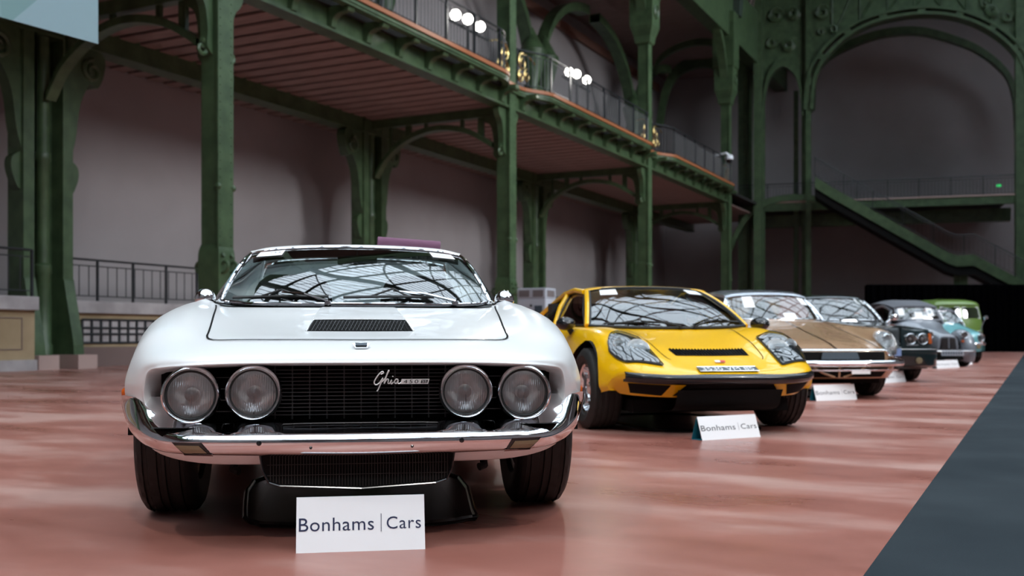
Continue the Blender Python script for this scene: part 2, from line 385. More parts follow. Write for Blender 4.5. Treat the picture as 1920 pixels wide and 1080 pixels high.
wall_column(-1, 'pair of green wall pilasters left of the beige parapet')
wall_column(0, 'pair of green wall pilasters with flared feet on pink stone blocks')
wall_column(1, 'pair of green wall pilasters behind the roof of the white coupe')
wall_column(2, 'pair of green wall pilasters directly behind the grey cooling unit')
wall_column(3, 'pair of green wall pilasters seen beside the slim column behind yellow coupe')

# ---- the gallery: girders, brackets, boards
gal = empty('gallery', (0, 0, 0), 0, 'green iron gallery with a boarded underside running along the hall', 'gallery')
def edge_x(y):
    s = abs((y - P0 + PY / 2) % PY - PY / 2); t = min(max((s - .3) / 1.3, 0), 1); t = t * t * (3 - 2 * t)
    return XF + .30 + .50 * t
ys = np.arange(colY(-1) - 3, colY(3) + .01, .2)
def sweep_edge(name, m_, din, dout, z0, z1):
    a = [(edge_x(y) - din, y, z0) for y in ys]; b = [(edge_x(y) + dout, y, z0) for y in ys]; c = [(edge_x(y) + dout, y, z1) for y in ys]; d = [(edge_x(y) - din, y, z1) for y in ys]
    MB().grid([a, b, c, d, a]).build(name, m_, gal)
sweep_edge('edge_board', 'orange_wood', .25, .05, ZB - .10, ZB)
sweep_edge('cornice', 'green_iron', .20, .0, ZB - .26, ZB - .10)
sweep_edge('cornice_bead', 'green_iron', .1, .03, ZB - .20, ZB - .15)
MB().box(XW, XF + .25, ys[0], colY(3) + 10, 7.95, 8.08).build('floor_slab', 'plank_gap', gal)
MB().box(XW, XF - .2, ys[0], colY(3) + 10, 7.58, 7.62).build('backing', 'plank_gap', gal)
MB().box(XF - .14, XF + .14, ys[0], colY(3), 7.5, 7.98).box(XF - .2, XF + .22, ys[0], colY(3), 7.43, 7.5).build('girder', 'green_iron', gal)
MB().box(XB - .2, XB + .2, ys[0], colY(3) + 10, 7.14, 7.58).box(XB - .26, XB + .26, ys[0], colY(3) + 10, 7.08, 7.14).build('wall_beam', 'green_iron', gal)
pl0 = None; k = 0; y = ys[0]
while y < colY(3) + 9.5:
    if pl0 is None: pl0 = MB().box(XW + .05 - XB, XF - .15 - XB, 0.085, .525, -.06, 0).build('plank', 'plank', gal, loc=(XB, y, 7.585), bevel=.012)
    else: inst(pl0, loc=(XB, y, 7.585))
    y += .61
prof = [(0, 7.5), (.10, 7.5)] + list(catmull([(.12, 7.5), (.16, 7.68), (.30, 7.78), (.46, 7.80), (.56, 7.86), (.58, 7.95)], 4)) + [(0, 7.95)]
br0 = None
for n in range(-1, 3):
    for i in range(9):
        y = colY(n) + PY * (i + .5) / 9
        if br0 is None:
            br0 = MB().prism([(p[0], -.09, p[1]) for p in prof], (0, .18, 0)).lathe([(.001, -.12), (.075, -.12), (.075, .12), (.001, .12)], 12, 'y', (.52, 0, 7.86)).build('console_bracket', 'green_iron', gal, loc=(XF + .14, y, 0))
        else: inst(br0, loc=(XF + .14, y, 0))
# cross beams with an arch below
for n in range(-1, 4):
    y = colY(n)
    MB().box(XB + .2, XF - .2, y - .12, y + .12, 7.26, 7.52).build('cross_beam', 'green_iron', gal)
    pts = catmull([(XB + .3, 5.7), (XB + .75, 6.3), (XB + 1.5, 6.78), (-16.5, 7.0), (XF - 1.4, 6.85), (XF - .7, 6.5), (XF - .4, 6.3)], 5)
    MB().grid([[(p[0], y - .13, p[1]) for p in pts], [(p[0], y + .13, p[1]) for p in pts], [(p[0], y + .13, p[1] + .16) for p in pts], [(p[0], y - .13, p[1] + .16) for p in pts], [(p[0], y - .13, p[1]) for p in pts]]).build('arch', 'green_iron', gal)
    for i in range(1, 7):
        x = XB + .2 + (XF - XB - .4) * i / 7; z = np.interp(x, pts[:, 0], pts[:, 1])
        if 7.26 - z > .3: box('spandrel_post', 'green_iron', gal, x - (.05 if i % 2 else .09), x + (.05 if i % 2 else .09), y - .05, y + .05, z + .1, 7.27)
# upper wall ribs and the brown cornice line
struct(box('trim_1', 'cornice_brown', None, XW, XW + .2, ys[0], 62, 15.9, 16.35))

# ---- gallery railings
def railing(name, path, h, label, group, spacing=.16, post=1.5, r=.011, orn=True, mat_='rail_iron', pr=.03):
    P = np.array(path, float); d = np.r_[0, np.cumsum(np.linalg.norm(np.diff(P[:, :2], axis=0), axis=1))]
    f = lambda s: Vector([np.interp(s, d, P[:, i]) for i in range(3)])
    base = f(0); o = empty(name, base, 0, label, 'railing', group)
    rel = [Vector(p) - base for p in P]
    for zz, rr in ((h, .028), (h - .14, .014), (.12, .014)):
        MB().tube([p + Vector((0, 0, zz)) for p in rel], rr, 6).build('rail', mat_, o)
    b0 = p0 = None; L = d[-1]; nb = int(L / spacing)
    for i in range(nb + 1):
        q = f(L * i / nb) - base
        if b0 is None: b0 = MB().tube([(0, 0, .12), (0, 0, h - .14)], r, 4, False).build('baluster', mat_, o, loc=q)
        else: inst(b0, loc=q)
    npst = max(1, round(L / post))
    for i in range(npst + 1):
        q = f(L * i / npst) - base
        if p0 is None: p0 = MB().box(-pr, pr, -pr, pr, 0, h).build('post', mat_, o, loc=q)
        else: inst(p0, loc=q)
    return o, base
names = {-1: 'black iron gallery railing above the hanging banner', 0: 'black iron gallery railing carrying the first floodlight rig', 1: 'black iron gallery railing with floodlights between the two tall columns', 2: 'black iron gallery railing ending at the security camera'}
for n in range(-1, 3):
    pth = [(edge_x(y) - .12, y, ZB) for y in np.linspace(colY(n) + .35, colY(n + 1) - .35, 40)]
    o, base = railing('gallery_railing', pth, 1.15, names[n], 'gallery railings')
    # gilded scrolls at both ends
    for e, s in ((pth[0], 1), (pth[-1], -1)):
        c = Vector(e) - base
        for q, (dy, dz, r) in enumerate(((.25, .8, .28), (.55, .45, .2), (.15, .35, .2))):
            b = MB(); scroll(b, (c.x + .06, c.y + s * dy, c.z + dz), (0, s, 0), r, .1, 1.5, .035); b.build('gilded_scroll', 'brass', o, True)
        MB().tube([(c.x + .06, c.y + s * t, c.z + .95 + .12 * math.sin(t * 3)) for t in np.linspace(0, 1.1, 10)], .03, 6).build('gilded_bar', 'brass', o, True)

# ---- parapet, terrace and railing below the gallery
def parapet(y0, y1, label, grille=False, dx=-.35):
    o = empty('parapet', (XB + dx, (y0 + y1) / 2, 0), 0, label, 'wall'); h = (y1 - y0) / 2
    box('plinth', 'stone' if not grille else 'brown_base', o, -.3, .08, -h, h, 0, .22 if not grille else .45)
    box('panel', 'beige_panel', o, -.3, .0, -h, h, .22 if not grille else .45, 1.22)
    box('cap', 'stone', o, -.4, .12, -h - .02, h + .02, 1.22, 1.5, bevel=.02)
    if grille:
        for yy in (-h + 2.2,):
            w = 1.6; box('vent_recess', 'stone', o, -.05, .012, yy - w, yy + w, .52, 1.08)
            for i in range(13):
                y = yy - w + 2 * w * i / 12; box('vent_bar', 'rail_iron', o, .012, .04, y - .03, y + .03, .52, 1.08)
            for z in (.52, .72, .86, 1.05): box('vent_rail', 'rail_iron', o, .012, .035, yy - w, yy + w, z, z + .05)
    else:
        for z in (.42, 1.05): box('moulding', 'brown_base', o, 0, .012, -h + .3, h - .3, z, z + .02)
        for y in (-h + .3, h - .3): box('moulding', 'brown_base', o, 0, .012, y - .01, y + .01, .42, 1.07)
parapet(colY(-1) + .8, colY(0) - .80, 'low beige panelled parapet left of the flared pilasters', dx=.8)
parapet(colY(0) + .75, colY(1) - .8, 'low beige parapet with an iron vent grille beside the flared pilasters', True)
parapet(colY(1) + .8, colY(2) - .8, 'low beige parapet hidden mostly behind the white coupe', True)
parapet(colY(2) + .8, colY(3) - .8, 'low beige parapet behind the yellow coupe')
struct(box('baseboard_left', 'stone', None, XW, XB - .65, -20, 62, 0, 1.4))
tn = {-1: 'dark iron railing on the panelled parapet left of the flared pilasters', 0: 'dark iron railing on the parapet behind the white coupe', 1: 'dark iron railing on the parapet behind the grey cooling unit', 2: 'dark iron railing on the parapet behind the yellow coupe'}
for n in range(-1, 3):
    railing('parapet_railing', [(XB + (.72 if n < 0 else -.42), y, 1.5) for y in (colY(n) + .8, colY(n + 1) - .8)], .95, tn[n], 'parapet railings', spacing=.27, post=1.1, r=.016, pr=.024)

# ---- end of the hall, on a plane turned about ten degrees from the nave's axis
EQ = at(1740, 630, 55.4); EX = cw(.96, -.28); EN = cw(.28, .96)
def ep(px, py, off=0.0):
    o = Vector((0, 0, H)); d = cw((px - CX) / F, 1.0, (HY - py) / F); t = ((EQ + EN * off) - o).dot(EN) / d.dot(EN); return o + d * t
def band(name, inner, outer, off, depth, m_, parent):
    a = [ep(x, y, off) for x, y in inner]; b = [ep(x, y, off) for x, y in outer]; d = EN * depth
    G = [a, b, [p + d for p in b], [p + d for p in a], a]
    return MB().grid([[tuple(p) for p in r] for r in G]).build(name, m_, parent)
def slab(name, poly, off, depth, m_, parent):
    return MB().prism([tuple(ep(x, y, off)) for x, y in poly], EN * depth).build(name, m_, parent)
struct(slab('wall_end', [(1180, 652), (2500, 652), (2500, -360), (1180, -360)], 7.0, .4, 'mauve_wall', None))
struct(MB().box(-21.6, 23.4, 76, 76.4, 0, 32).build('wall_back', 'mauve_wall'))
arc_in = catmull([(1524, 205), (1530, 150), (1545, 115), (1579, 77), (1625, 48), (1680, 32), (1735, 26), (1790, 31), (1840, 48), (1880, 74), (1908, 105), (1925, 150), (1930, 200)], 4)
def out(px, k): c = np.array([1728, 200]); return [tuple(c + (np.array(p) - c) * k) for p in px]
ea = empty('end_arcade', ep(1728, 630), 0, 'ornate green iron arcade closing the far end of the hall', 'arcade')
def child(o): o.parent = ea; o.matrix_parent_inverse = Matrix.Translation(-ea.location); return o
child(band('arch_rib', arc_in, out(arc_in, 1.03), -.3, .9, 'green_iron', None))
child(band('arch_rib', out(arc_in, 1.065), out(arc_in, 1.09), -.3, .9, 'green_iron', None))
for i in range(3, len(arc_in) - 2, 5):
    p, q = out([arc_in[i]], 1.02)[0], out([arc_in[i]], 1.075)[0]; p2, q2 = out([arc_in[i + 1]], 1.02)[0], out([arc_in[i + 1]], 1.075)[0]
    child(slab('arch_spacer', [p, p2, q2, q], -.25, .5, 'green_iron', None))
top = [(p[0], -60) for p in out(arc_in, 1.085)]
child(band('spandrel', out(arc_in, 1.085), top, .1, .3, 'green_iron', None))
arc2 = catmull([(1528, 205), (1540, 126), (1621, 78), (1713, 63), (1793, 81), (1846, 106), (1886, 143), (1900, 185), (1904, 240)], 4)
child(band('rear_arch', arc2, [(1728 + (p[0] - 1728) * 1.05, 220 + (p[1] - 220) * 1.09) for p in arc2], 4.5, .5, 'green_iron', None))
def post(x0, x1, y0, y1, off, depth=.5): child(slab('post', [(x0, y0), (x1, y0), (x1, y1), (x0, y1)], off, depth, 'green_iron', None))
for x0, x1, y0, y1, off in ((1413, 1429, -60, 655, -.4), (1429, 1434, -60, 655, 0), (1384, 1402, -60, 655, .5), (1402, 1410, -60, 655, 1.2), (1488, 1497, 170, 655, 1.0), (1511, 1521, -60, 655, -.2), (1503, 1511, -60, 655, .6), (1905, 1921, -60, 655, -.2), (1921, 1928, -60, 655, .5)):
    post(x0, x1, y0, y1, off)
sm = catmull([(1432, 215), (1437, 168), (1447, 140), (1468, 124), (1488, 138), (1498, 165), (1503, 215)], 4)
child(band('small_arch', sm, [(1468 + (p[0] - 1468) * 1.12, 200 + (p[1] - 200) * 1.2) for p in sm], -.15, .5, 'green_iron', None))
child(band('small_spandrel', [(1468 + (p[0] - 1468) * 1.0, 200 + (p[1] - 200) * 1.15) for p in sm], [(p[0], -60) for p in sm], .1, .3, 'green_iron', None))
for dz in (0, 1):                                    # foliage scrolls on the spandrels
    for (x, y, r, s) in ((1448, 80, 11, 1), (1478, 85, 12, -1), (1455, 28, 14, 1), (1487, 25, 13, -1), (1543, 22, 14, 1), (1562, 55, 9, -1), (1540, 60, 8, 1), (1860, 20, 12, -1), (1890, 30, 11, 1), (1846, 8, 9, 1)):
        pts = [ep(x + s * r * (1 - .8 * t) * math.cos(t * 9 + dz * math.pi), y - r * (1 - .8 * t) * math.sin(t * 9 + dz * math.pi), -.02) for t in np.linspace(0, .9, 16)]
        if dz == 0 or r > 10: child(MB().tube(pts, .06, 5).build('foliage_scroll', 'green_iron', None))
for x in (1560, 1612, 1664, 1714, 1764, 1812, 1860):
    y = np.interp(x, [p[0] for p in out(arc_in, 1.085)], [p[1] for p in out(arc_in, 1.085)])
    child(MB().tube([ep(x, y, .05), ep(x, -60, .05)], .05, 4).build('spandrel_bar', 'green_iron', None))
    child(MB().tube([ep(x, y, .05), ep(x + (50 if x < 1730 else -50) * 1.2, -60, .05)], .04, 4).build('spandrel_bar', 'green_iron', None))
# arch between the side gallery and the end
lat = catmull([(1222, 150), (1235, 118), (1265, 96), (1305, 84), (1345, 86), (1372, 92)], 4)
child(band('lattice_arch', lat, [(p[0], p[1] - 12) for p in lat], -3.5, .3, 'green_iron', None))
lat2 = catmull([(1242, 235), (1252, 180), (1270, 145), (1300, 128), (1330, 126), (1342, 140), (1346, 190)], 4)
child(band('lattice_arch', lat2, [(1305 + (p[0] - 1305) * 1.2, 235 + (p[1] - 235) * 1.2) for p in lat2], 2.5, .4, 'green_iron', None))
# end gallery with its railing
gp = [(1385, 366), (1412, 360), (1450, 353), (1500, 350), (1528, 354), (1558, 374), (1600, 376), (1700, 372), (1800, 367), (1905, 362)]
eg = empty('end_gallery', ep(1700, 630), 0, 'green iron gallery crossing the far end of the hall', 'gallery')
def gchild(o): o.parent = eg; o.matrix_parent_inverse = Matrix.Translation(-eg.location); return o
egz = ep(1700, 372).z
a = [ep(x, y) for x, y in gp]
for p in a: p.z = egz
G = lambda z0, z1, d0, d1: [[(p + EN * d0 + Vector((0, 0, z0)))[:] for p in a], [(p + EN * d1 + Vector((0, 0, z0)))[:] for p in a], [(p + EN * d1 + Vector((0, 0, z1)))[:] for p in a], [(p + EN * d0 + Vector((0, 0, z1)))[:] for p in a], [(p + EN * d0 + Vector((0, 0, z0)))[:] for p in a]]
gchild(MB().grid(G(-.45, 0, 0, .3)).build('fascia', 'green_iron', None)); gchild(MB().grid(G(-.1, 0, .2, 7)).build('floor_slab', 'plank_gap', None))
gchild(MB().grid(G(-1.2, -.5, 1.5, 2.0)).build('rear_girder', 'green_iron', None)); gchild(MB().grid(G(-.02, .06, -.05, .1)).build('edge_board', 'pink_stone', None))
railing('end_gallery_railing', [tuple(p + EN * .1) for p in a], 1.05, 'thin grey iron railing along the far end gallery', None, spacing=.17, post=1.6, r=.008, pr=.018)
cv = catmull([(1372, 470), (1385, 440), (1405, 410), (1440, 385), (1490, 376), (1545, 380)], 4)
gchild(band('knee_arch', cv, [(p[0] - 4, p[1] - 12) for p in cv], -.1, .4, 'green_iron', None))
# staircase
st = empty('staircase', ep(1800, 560, -2.5), 0, 'green iron staircase descending from the end gallery to a landing', 'stairs')
def schild(o): o.parent = st; o.matrix_parent_inverse = Matrix.Translation(-st.location); return o
line = [(1528, 352), (1560, 372), (1777, 494), (1795, 500), (1826, 498), (1905, 540), (1925, 552)]
for off in (-2.6, -.6):
    schild(band('stringer', line, [(x, y - 21) for x, y in line], off, .1, 'green_iron', None))
up_ = [ep(x, y - 2, -2.5) for x, y in line]
sof = [[p[:] for p in up_], [(p + EN * 1.9)[:] for p in up_], [(p + EN * 1.9 - Vector((0, 0, .5)))[:] for p in up_], [(p - Vector((0, 0, .5)))[:] for p in up_], [p[:] for p in up_]]
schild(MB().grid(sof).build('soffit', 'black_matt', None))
tr0 = None
for i in range(22):
    for (xa, ya, xb, yb, n_) in (((1560, 366, 1777, 488, 22)),):
        t = i / n_; p = ep(xa + (xb - xa) * t, ya + (yb - ya) * t - 4, -2.5); q = p + EN * 1.9; d = EX * .42
        schild(MB().prism([p[:], q[:], (q + d)[:], (p + d)[:]], (0, 0, .05)).build('tread', 'green_iron', None))
for x, y in ((1795, 500), (1808, 499)):
    p = ep(x, y + 2, -2.0); schild(MB().box(p.x - .16, p.x + .16, p.y - .16, p.y + .16, 0, p.z).build('support_post', 'green_iron', None))
railing('stair_railing', [tuple(ep(x, y - 20, -2.55)) for x, y in line], 1.05, 'thin dark railing following the far staircase down', None, spacing=.2, post=1.4, r=.008, pr=.016)
tag(MB().box(-.12, .12, -.05, .05, -.06, .06).build('exit_sign', 'exit_green', None, loc=ep(1873, 348, .5)), 'tiny glowing green exit sign behind the far railing', 'sign')

# ---- black drape screen at the end
o = empty('drape_screen', at(1900, 660, 45.5).xy.to_3d(), 0, 'long black fabric drape screen standing behind the row of cars', 'screen')
ctr = o.location.copy(); rows = []
xs = np.linspace(1626, 2250, 260); ztop = H + (HY - 535) / F * 45.5
for z in np.linspace(0, ztop, 4):
    rows.append([tuple(at(x, 660, 45.5 + .06 * math.sin(i * 1.1) + .03 * math.sin(i * .37)).xy.to_3d() + Vector((0, 0, z)) - ctr) for i, x in enumerate(xs)])
back = [[tuple(Vector(p) + cw(0, .35)) for p in r] for r in rows]
MB().grid(rows + back[::-1] + [rows[0]]).build('drape', 'curtain_black', o, True, 60)
MB().tube([at(1624, 660, 45.6).xy.to_3d() - ctr + Vector((0, 0, ztop)), at(2252, 660, 45.6).xy.to_3d() - ctr + Vector((0, 0, ztop))], .05, 6).build('crossbar', 'curtain_black', o)

# ---- floodlight rigs on the gallery railing
def flood_rig(px, py, label, X, lamps):
    c = on_x(px, py, X); base = Vector((X, c.y, ZB)); o = empty('floodlight_rig', base, 0, label, 'floodlight', 'floodlight rigs'); hz = c.z - ZB
    MB().tube([(0, 0, 0), (0, 0, hz)], .04, 8).build('stand', 'rail_iron', o)
    MB().tube([(0, -1.0, hz - .12), (0, 1.1, hz - .12)], .035, 6).build('crossbar', 'rail_iron', o)
    tgt = Vector((-2.5, 6, .6))
    for lx, ly in lamps:
        p = on_x(lx, ly, X + .25); d = (Vector((2, -2, 1.5)) - p).normalized(); q = p - base
        rot = d.to_track_quat('Z', 'Y').to_matrix().to_4x4(); M = Matrix.Translation(q) @ rot
        def put(mb, name, m_, par):
            mb.v = [tuple(M @ Vector(v)) for v in mb.v]; return mb.build(name, m_, par, True)
        hd = put(MB().lathe([(.001, -.26), (.07, -.26), (.1, -.14), (.148, -.02), (.156, 0), (.146, 0), (.001, -.05)], 20), 'lamp_head', 'rail_iron', o)
        put(MB().lathe([(.001, .012), (.08, .01), (.144, 0)], 20), 'lens', 'lamp_glow', hd)
        MB().tube([q, q + Vector((-.1, 0, -.15)), (0, q.y, hz - .12)], .02, 5).build('yoke', 'rail_iron', o)
    return o
flood_rig(878, 48, 'three bright white floodlights on the railing left of the tall green column', XF + .4, ((854, 28), (877, 36), (900, 50)))
flood_rig(1082, 152, 'three bright white floodlights on the railing right of the tall green column', XF + .4, ((1067, 135), (1081, 139), (1100, 150)))
o = empty('security_camera', on_x(1367, 295, XF + .95), 0, 'small white dome security camera on the gallery corner column', 'camera')
MB().lathe([(.001, .1), (.16, .1), (.2, .02), (.2, -.1), (.17, -.12)], 16).build('housing', 'cctv_white', o, True)
MB().lathe([(.16, -.12), (.13, -.24), (.001, -.3)], 16).build('dome', 'black_gloss', o, True)
MB().tube([(0, 0, .1), (-.1, -.1, .2), (-.75, -.1, .1)], .05, 8).build('arm', 'cctv_white', o)

# ---- hanging banner
c0, c1 = at(-40, -60, 13.0), at(183, 82, 13.0)
bo = empty('banner', at(183, 82, 12.6), 0, 'pale teal printed banner hanging at the top left', 'banner')
pa = [at(-260, 0 - 40, 10.9), at(183, 82, 12.6), at(182, -330, 12.6), at(-260, -400, 10.9)]
MB().prism([p - bo.location for p in pa], cw(0, .02)).build('sheet', 'banner', bo)
MB().tube([pa[3] - bo.location, pa[2] - bo.location], .04, 8).build('rod', 'rail_iron', bo)
for p in pa[2:]: MB().tube([p - bo.location, Vector((p.x, p.y, VZ + VR * math.sqrt(max(0, 1 - ((p.x - VX) / VHW) ** 2)))) - bo.location], .01, 4).build('cable', 'rail_iron', bo)
# ---- cooling unit by the column
o = empty('cooling_unit', on_x(1006, 600, XF + 1.2).xy.to_3d(), math.radians(0), 'grey boxy portable cooling unit standing beside the green column', 'cooling unit')
zt = H + (HY - 541) / F * 30
MB().box(-.45, .45, -.35, .35, .1, zt - .3).build('body', 'unit_grey', o, bevel=.03)
MB().box(-.45, .45, -.35, .35, zt - .3, zt).build('head', 'unit_grey', o, bevel=.02)
for s in (-1, 1):
    box('outlet', 'unit_slots', o, s * .22 - .17, s * .22 + .17, -.362, -.345, zt - .25, zt - .06)
box('outlet', 'unit_slots', o, .44, .462, -.25, .25, zt - .25, zt - .06)
MB().lathe([(.001, 0), (.035, 0), (.035, .02), (.001, .02)], 12, 'y', (.0, -.37, zt - .5)).build('dial', 'black_gloss', o)
for x in (-.35, .35):
    for y in (-.28, .28): MB().lathe([(.001, -.03), (.05, -.03), (.05, .03), (.001, .03)], 12, 'x', (x, y, .05)).build('castor', 'black_rubber', o)
box('control_panel', 'plate_dark', o, .1, .35, -.358, -.345, zt - .75, zt - .5)
# ================================================================== car helpers (local axes: x across, y to the rear, z up; front axle at y = 0)
def shell(rows, su=4, sv=4, skip=None, arches=(), xmin=.5):
    R = np.array(rows, float)
    L = R[:, ::-1].copy(); L[:, :, 0] *= -1; full = np.concatenate([L, R[:, 1:]], axis=1)          # mirror, sharing the centre line
    G = np.array([catmull(full[i], sv) for i in range(len(full))])
    G = np.array([catmull(G[:, j], su) for j in range(G.shape[1])]).transpose(1, 0, 2)
    c = len(rows[0]) - 1; nr, nc = G.shape[:2]
    inside = np.zeros((nr, nc), bool); V = G.copy()
    for (ay, az, ar) in arches:
        d = np.hypot(G[..., 1] - ay, G[..., 2] - az); m_ = (d < ar) & (np.abs(G[..., 0]) > xmin)
        k = ar / np.maximum(d, 1e-4)
        V[..., 1] = np.where(m_, ay + (G[..., 1] - ay) * k, V[..., 1]); V[..., 2] = np.where(m_, az + (G[..., 2] - az) * k, V[..., 2]); inside |= m_
    if arches:                                                       # keep the snapped arch rim on the original flank
        tr = MB().grid(G); bv = BVHTree.FromPolygons([Vector(q) for q in tr.v], tr.f)
        for i, j in zip(*np.nonzero(inside)):
            sg = 1.0 if G[i, j, 0] > 0 else -1.0; h = bv.ray_cast(Vector((sg * 2, V[i, j, 1], V[i, j, 2])), Vector((-sg, 0, 0)))
            if h[0] is not None and abs(h[0].x) > xmin: V[i, j, 0] = h[0].x
    def sk(i, j):
        if inside[i, j] and inside[i + 1, j] and inside[i, j + 1] and inside[i + 1, j + 1]: return True
        if skip:
            cj = j // sv; h_ = (c - 1 - cj) if cj < c else cj - c          # half-profile cell index
            return skip(i // su, h_)
        return False
    return MB().grid(V, skip=sk)
def bvh_of(mb): return BVHTree.FromPolygons([Vector(v) for v in mb.v], mb.f)
def drop(b, p, d=(0, 0, -1)):
    p, d = Vector(p), Vector(d); o = p - d * 3.0
    h = b.ray_cast(o, d); return (h[0], h[1]) if h[0] is not None else (p, -d)
def resample(P, n):
    P = np.array(P, float); s = np.r_[0, np.cumsum(np.linalg.norm(np.diff(P, axis=0), axis=1))]; t = np.linspace(0, s[-1], n)
    return np.stack([np.interp(t, s, P[:, i]) for i in range(P.shape[1])], 1)
def patch(b, lo, hi, n, m_, off, d=(0, 0, -1), thick=0.0):           # surface patch between two polylines dropped on the body along d
    a, c = resample(lo, n), resample(hi, n); d = Vector(d); G = []
    for i in range(m_):
        t = i / (m_ - 1); row = []
        for k in range(n):
            p, nn = drop(b, a[k] * (1 - t) + c[k] * t, d)
            if nn.dot(d) > 0: nn = -nn
            row.append(p + nn * off)
        G.append(row)
    mb = MB(); mb.grid([[tuple(p) for p in r] for r in G])
    if thick:                                                        # skirt down into the body
        bd = [G[0][k] for k in range(n)] + [G[i][n - 1] for i in range(1, m_)] + [G[-1][k] for k in range(n - 2, -1, -1)] + [G[i][0] for i in range(m_ - 2, 0, -1)]
        bd.append(bd[0]); mb.grid([[tuple(p) for p in bd], [tuple(p + d * thick) for p in bd]])
    return mb
def ribbon(b, path, w, off, d=(0, 0, -1), n=60):
    P = resample(path, n); d = Vector(d); L, R = [], []
    for i in range(n):
        t = Vector(P[min(i + 1, n - 1)] - P[max(i - 1, 0)]).normalized(); s = t.cross(d).normalized() * (w / 2)
        for q, A_ in ((s, L), (-s, R)):
            p, nn = drop(b, Vector(P[i]) + q, d)
            if nn.dot(d) > 0: nn = -nn
            A_.append(tuple(p + nn * off))
    return MB().grid([L, R])
def mirror(P): return [(-p[0],) + tuple(p[1:]) for p in P]
def wheel(parent, x, y, R, W, rimR, style='steel', steer=0.0):
    s = 1 if x > 0 else -1; seg = 72; hw = W / 2
    prof = [(rimR, -hw * .72), (rimR + .01, -hw * .9), ((rimR + R) / 2, -hw * 1.06), (R - .03, -hw * 1.0), (R - .008, -hw * .86)]
    gr = []
    for g in (-.62, -.14, .14, .62) if style != 'rows' else (-.7, -.35, 0, .35, .7):
        gr += [(R, hw * (g - .09)), (R - .009, hw * (g - .06)), (R - .009, hw * (g + .06)), (R, hw * (g + .09))]
    prof += gr + [(r, -h) for r, h in prof[::-1]]
    G = []
    for q, (r, h) in enumerate(prof):
        ring = []
        for k in range(seg):
            a = 2 * math.pi * k / seg; rr = r - (.007 if (r > R - .004 and (k + int(abs(h) * 40)) % 3 == 0 and abs(h) > hw * .2) else 0)
            ring.append((h, rr * math.cos(a), rr * math.sin(a)))
        G.append(ring)
    o = MB().grid(G, close=True).build('wheel', 'tire', parent, True, 30); o.location = (x, y, R); o.rotation_euler = (0, 0, steer)
    f = lambda r, h: (r, s * h)
    if style == 'none': return o
    rim = MB().lathe([f(rimR + .004, hw * .74), f(rimR - .006, hw * .80), f(rimR - .02, hw * .72), f(rimR - .03, hw * .35), f(rimR * .62, hw * .30), f(rimR * .45, hw * .5), f(.05, hw * .52), f(.04, hw * .6), f(.001, hw * .6)], 40, 'x')
    rim.lathe([f(rimR + .004, -hw * .74), f(rimR - .02, -hw * .7), f(rimR - .03, hw * .1), f(.001, hw * .1)], 40, 'x')
    r_ = rim.build('rim', 'chrome' if style in ('chrome', 'rows') else 'dull_metal', o, True)
    for k in range(5):
        a = k * 2 * math.pi / 5; MB().lathe([(.014, s * hw * .5), (.014, s * hw * .62), (.001, s * hw * .62)], 8, 'x', (0, .09 * math.cos(a), .09 * math.sin(a))).build('wheel_nut', 'dull_metal', o)
    return o
def well(parent, x, y, z, r, w):                                     # dark wheel housing
    s = 1 if x > 0 else -1; a0, a1 = .02, math.pi - .02
    pts = [(y + r * math.cos(a), z + r * math.sin(a)) for a in np.linspace(a0, a1, 20)]
    MB().grid([[(x, p[0], p[1]) for p in pts], [(x - s * w, p[0], p[1]) for p in pts], [(x - s * w, y, z) for p in pts]]).build('wheel_housing', 'black_matt', parent)
def screen(parent, name, base, top, bulge, m_='screen_glass', n=28, k=14, frame=None, fr=.012):
    # base / top: polylines of the same length across the car
    B, T = catmull(base, 6), catmull(top, 6); B, T = resample(B, n), resample(T, n); G = []
    bl = Vector(bulge)
    for i in range(k):
        t = i / (k - 1); G.append([tuple(Vector(B[j] * (1 - t) + T[j] * t) + bl * (4 * t * (1 - t))) for j in range(n)])
    o = MB().grid(G).build(name, m_, parent, True, 80)
    if frame:
        loop = [G[0][j] for j in range(n)] + [G[i][-1] for i in range(1, k)] + [G[-1][j] for j in range(n - 2, -1, -1)] + [G[i][0] for i in range(k - 2, 0, -1)]
        MB().tube(loop, fr, 8, closed=True).build(name + '_frame', frame, parent, True)
    return o, np.array(G)
def round_lamp(parent, c, R, lensR, name='headlight', depth=.10, bezel='chrome', tilt=0.0):
    # bezel ring facing -y, black gasket, reflector bowl, bulb shield and ribbed glass
    x, y, z = c
    h = MB().lathe([(R - .006, .06), (R, .02), (R - .002, -.004), (R - .008, -.010), (R - .014, -.004), (lensR + .006, .010), (lensR + .004, .02)], 48, 'y', (0, 0, 0)).build(name, bezel, parent, True, 60, loc=(x, y, z))
    MB().lathe([(lensR + .008, .006), (lensR + .004, -.001), (lensR - .001, .004)], 48, 'y').build('gasket', 'black_rubber', h, True)
    MB().lathe([(lensR, .010), (lensR * .85, .035), (lensR * .5, .065), (.02, .08), (.001, .08)], 40, 'y').build('reflector', 'lamp_bowl', h, True)
    sh = [(.001, .004)] + [(.024 * math.sin(a), .03 - .024 * math.cos(a)) for a in np.linspace(.3, 1.57, 6)] + [(.024, .05)]
    MB().lathe([(r * lensR / .075, q) for r, q in sh], 20, 'y').build('bulb_shield', 'badge_silver', h, True)
    MB().box(-.0018, .0018, .006, .016, -lensR * .95, -.01).build('shield_stay', 'dull_metal', h)
    MB().lathe([(.001, -.010), (lensR * .3, -.009), (lensR * .6, -.0065), (lensR * .85, -.002), (lensR, .004)], 40, 'y').build('lens', 'lamp_glass', h, True)
    return h
mat('lamp_bowl', (0.92, 0.92, 0.92), 0.3, 0.35); bump_noise(MAT['lamp_bowl'], 90, 0.004, 0.5, 1)
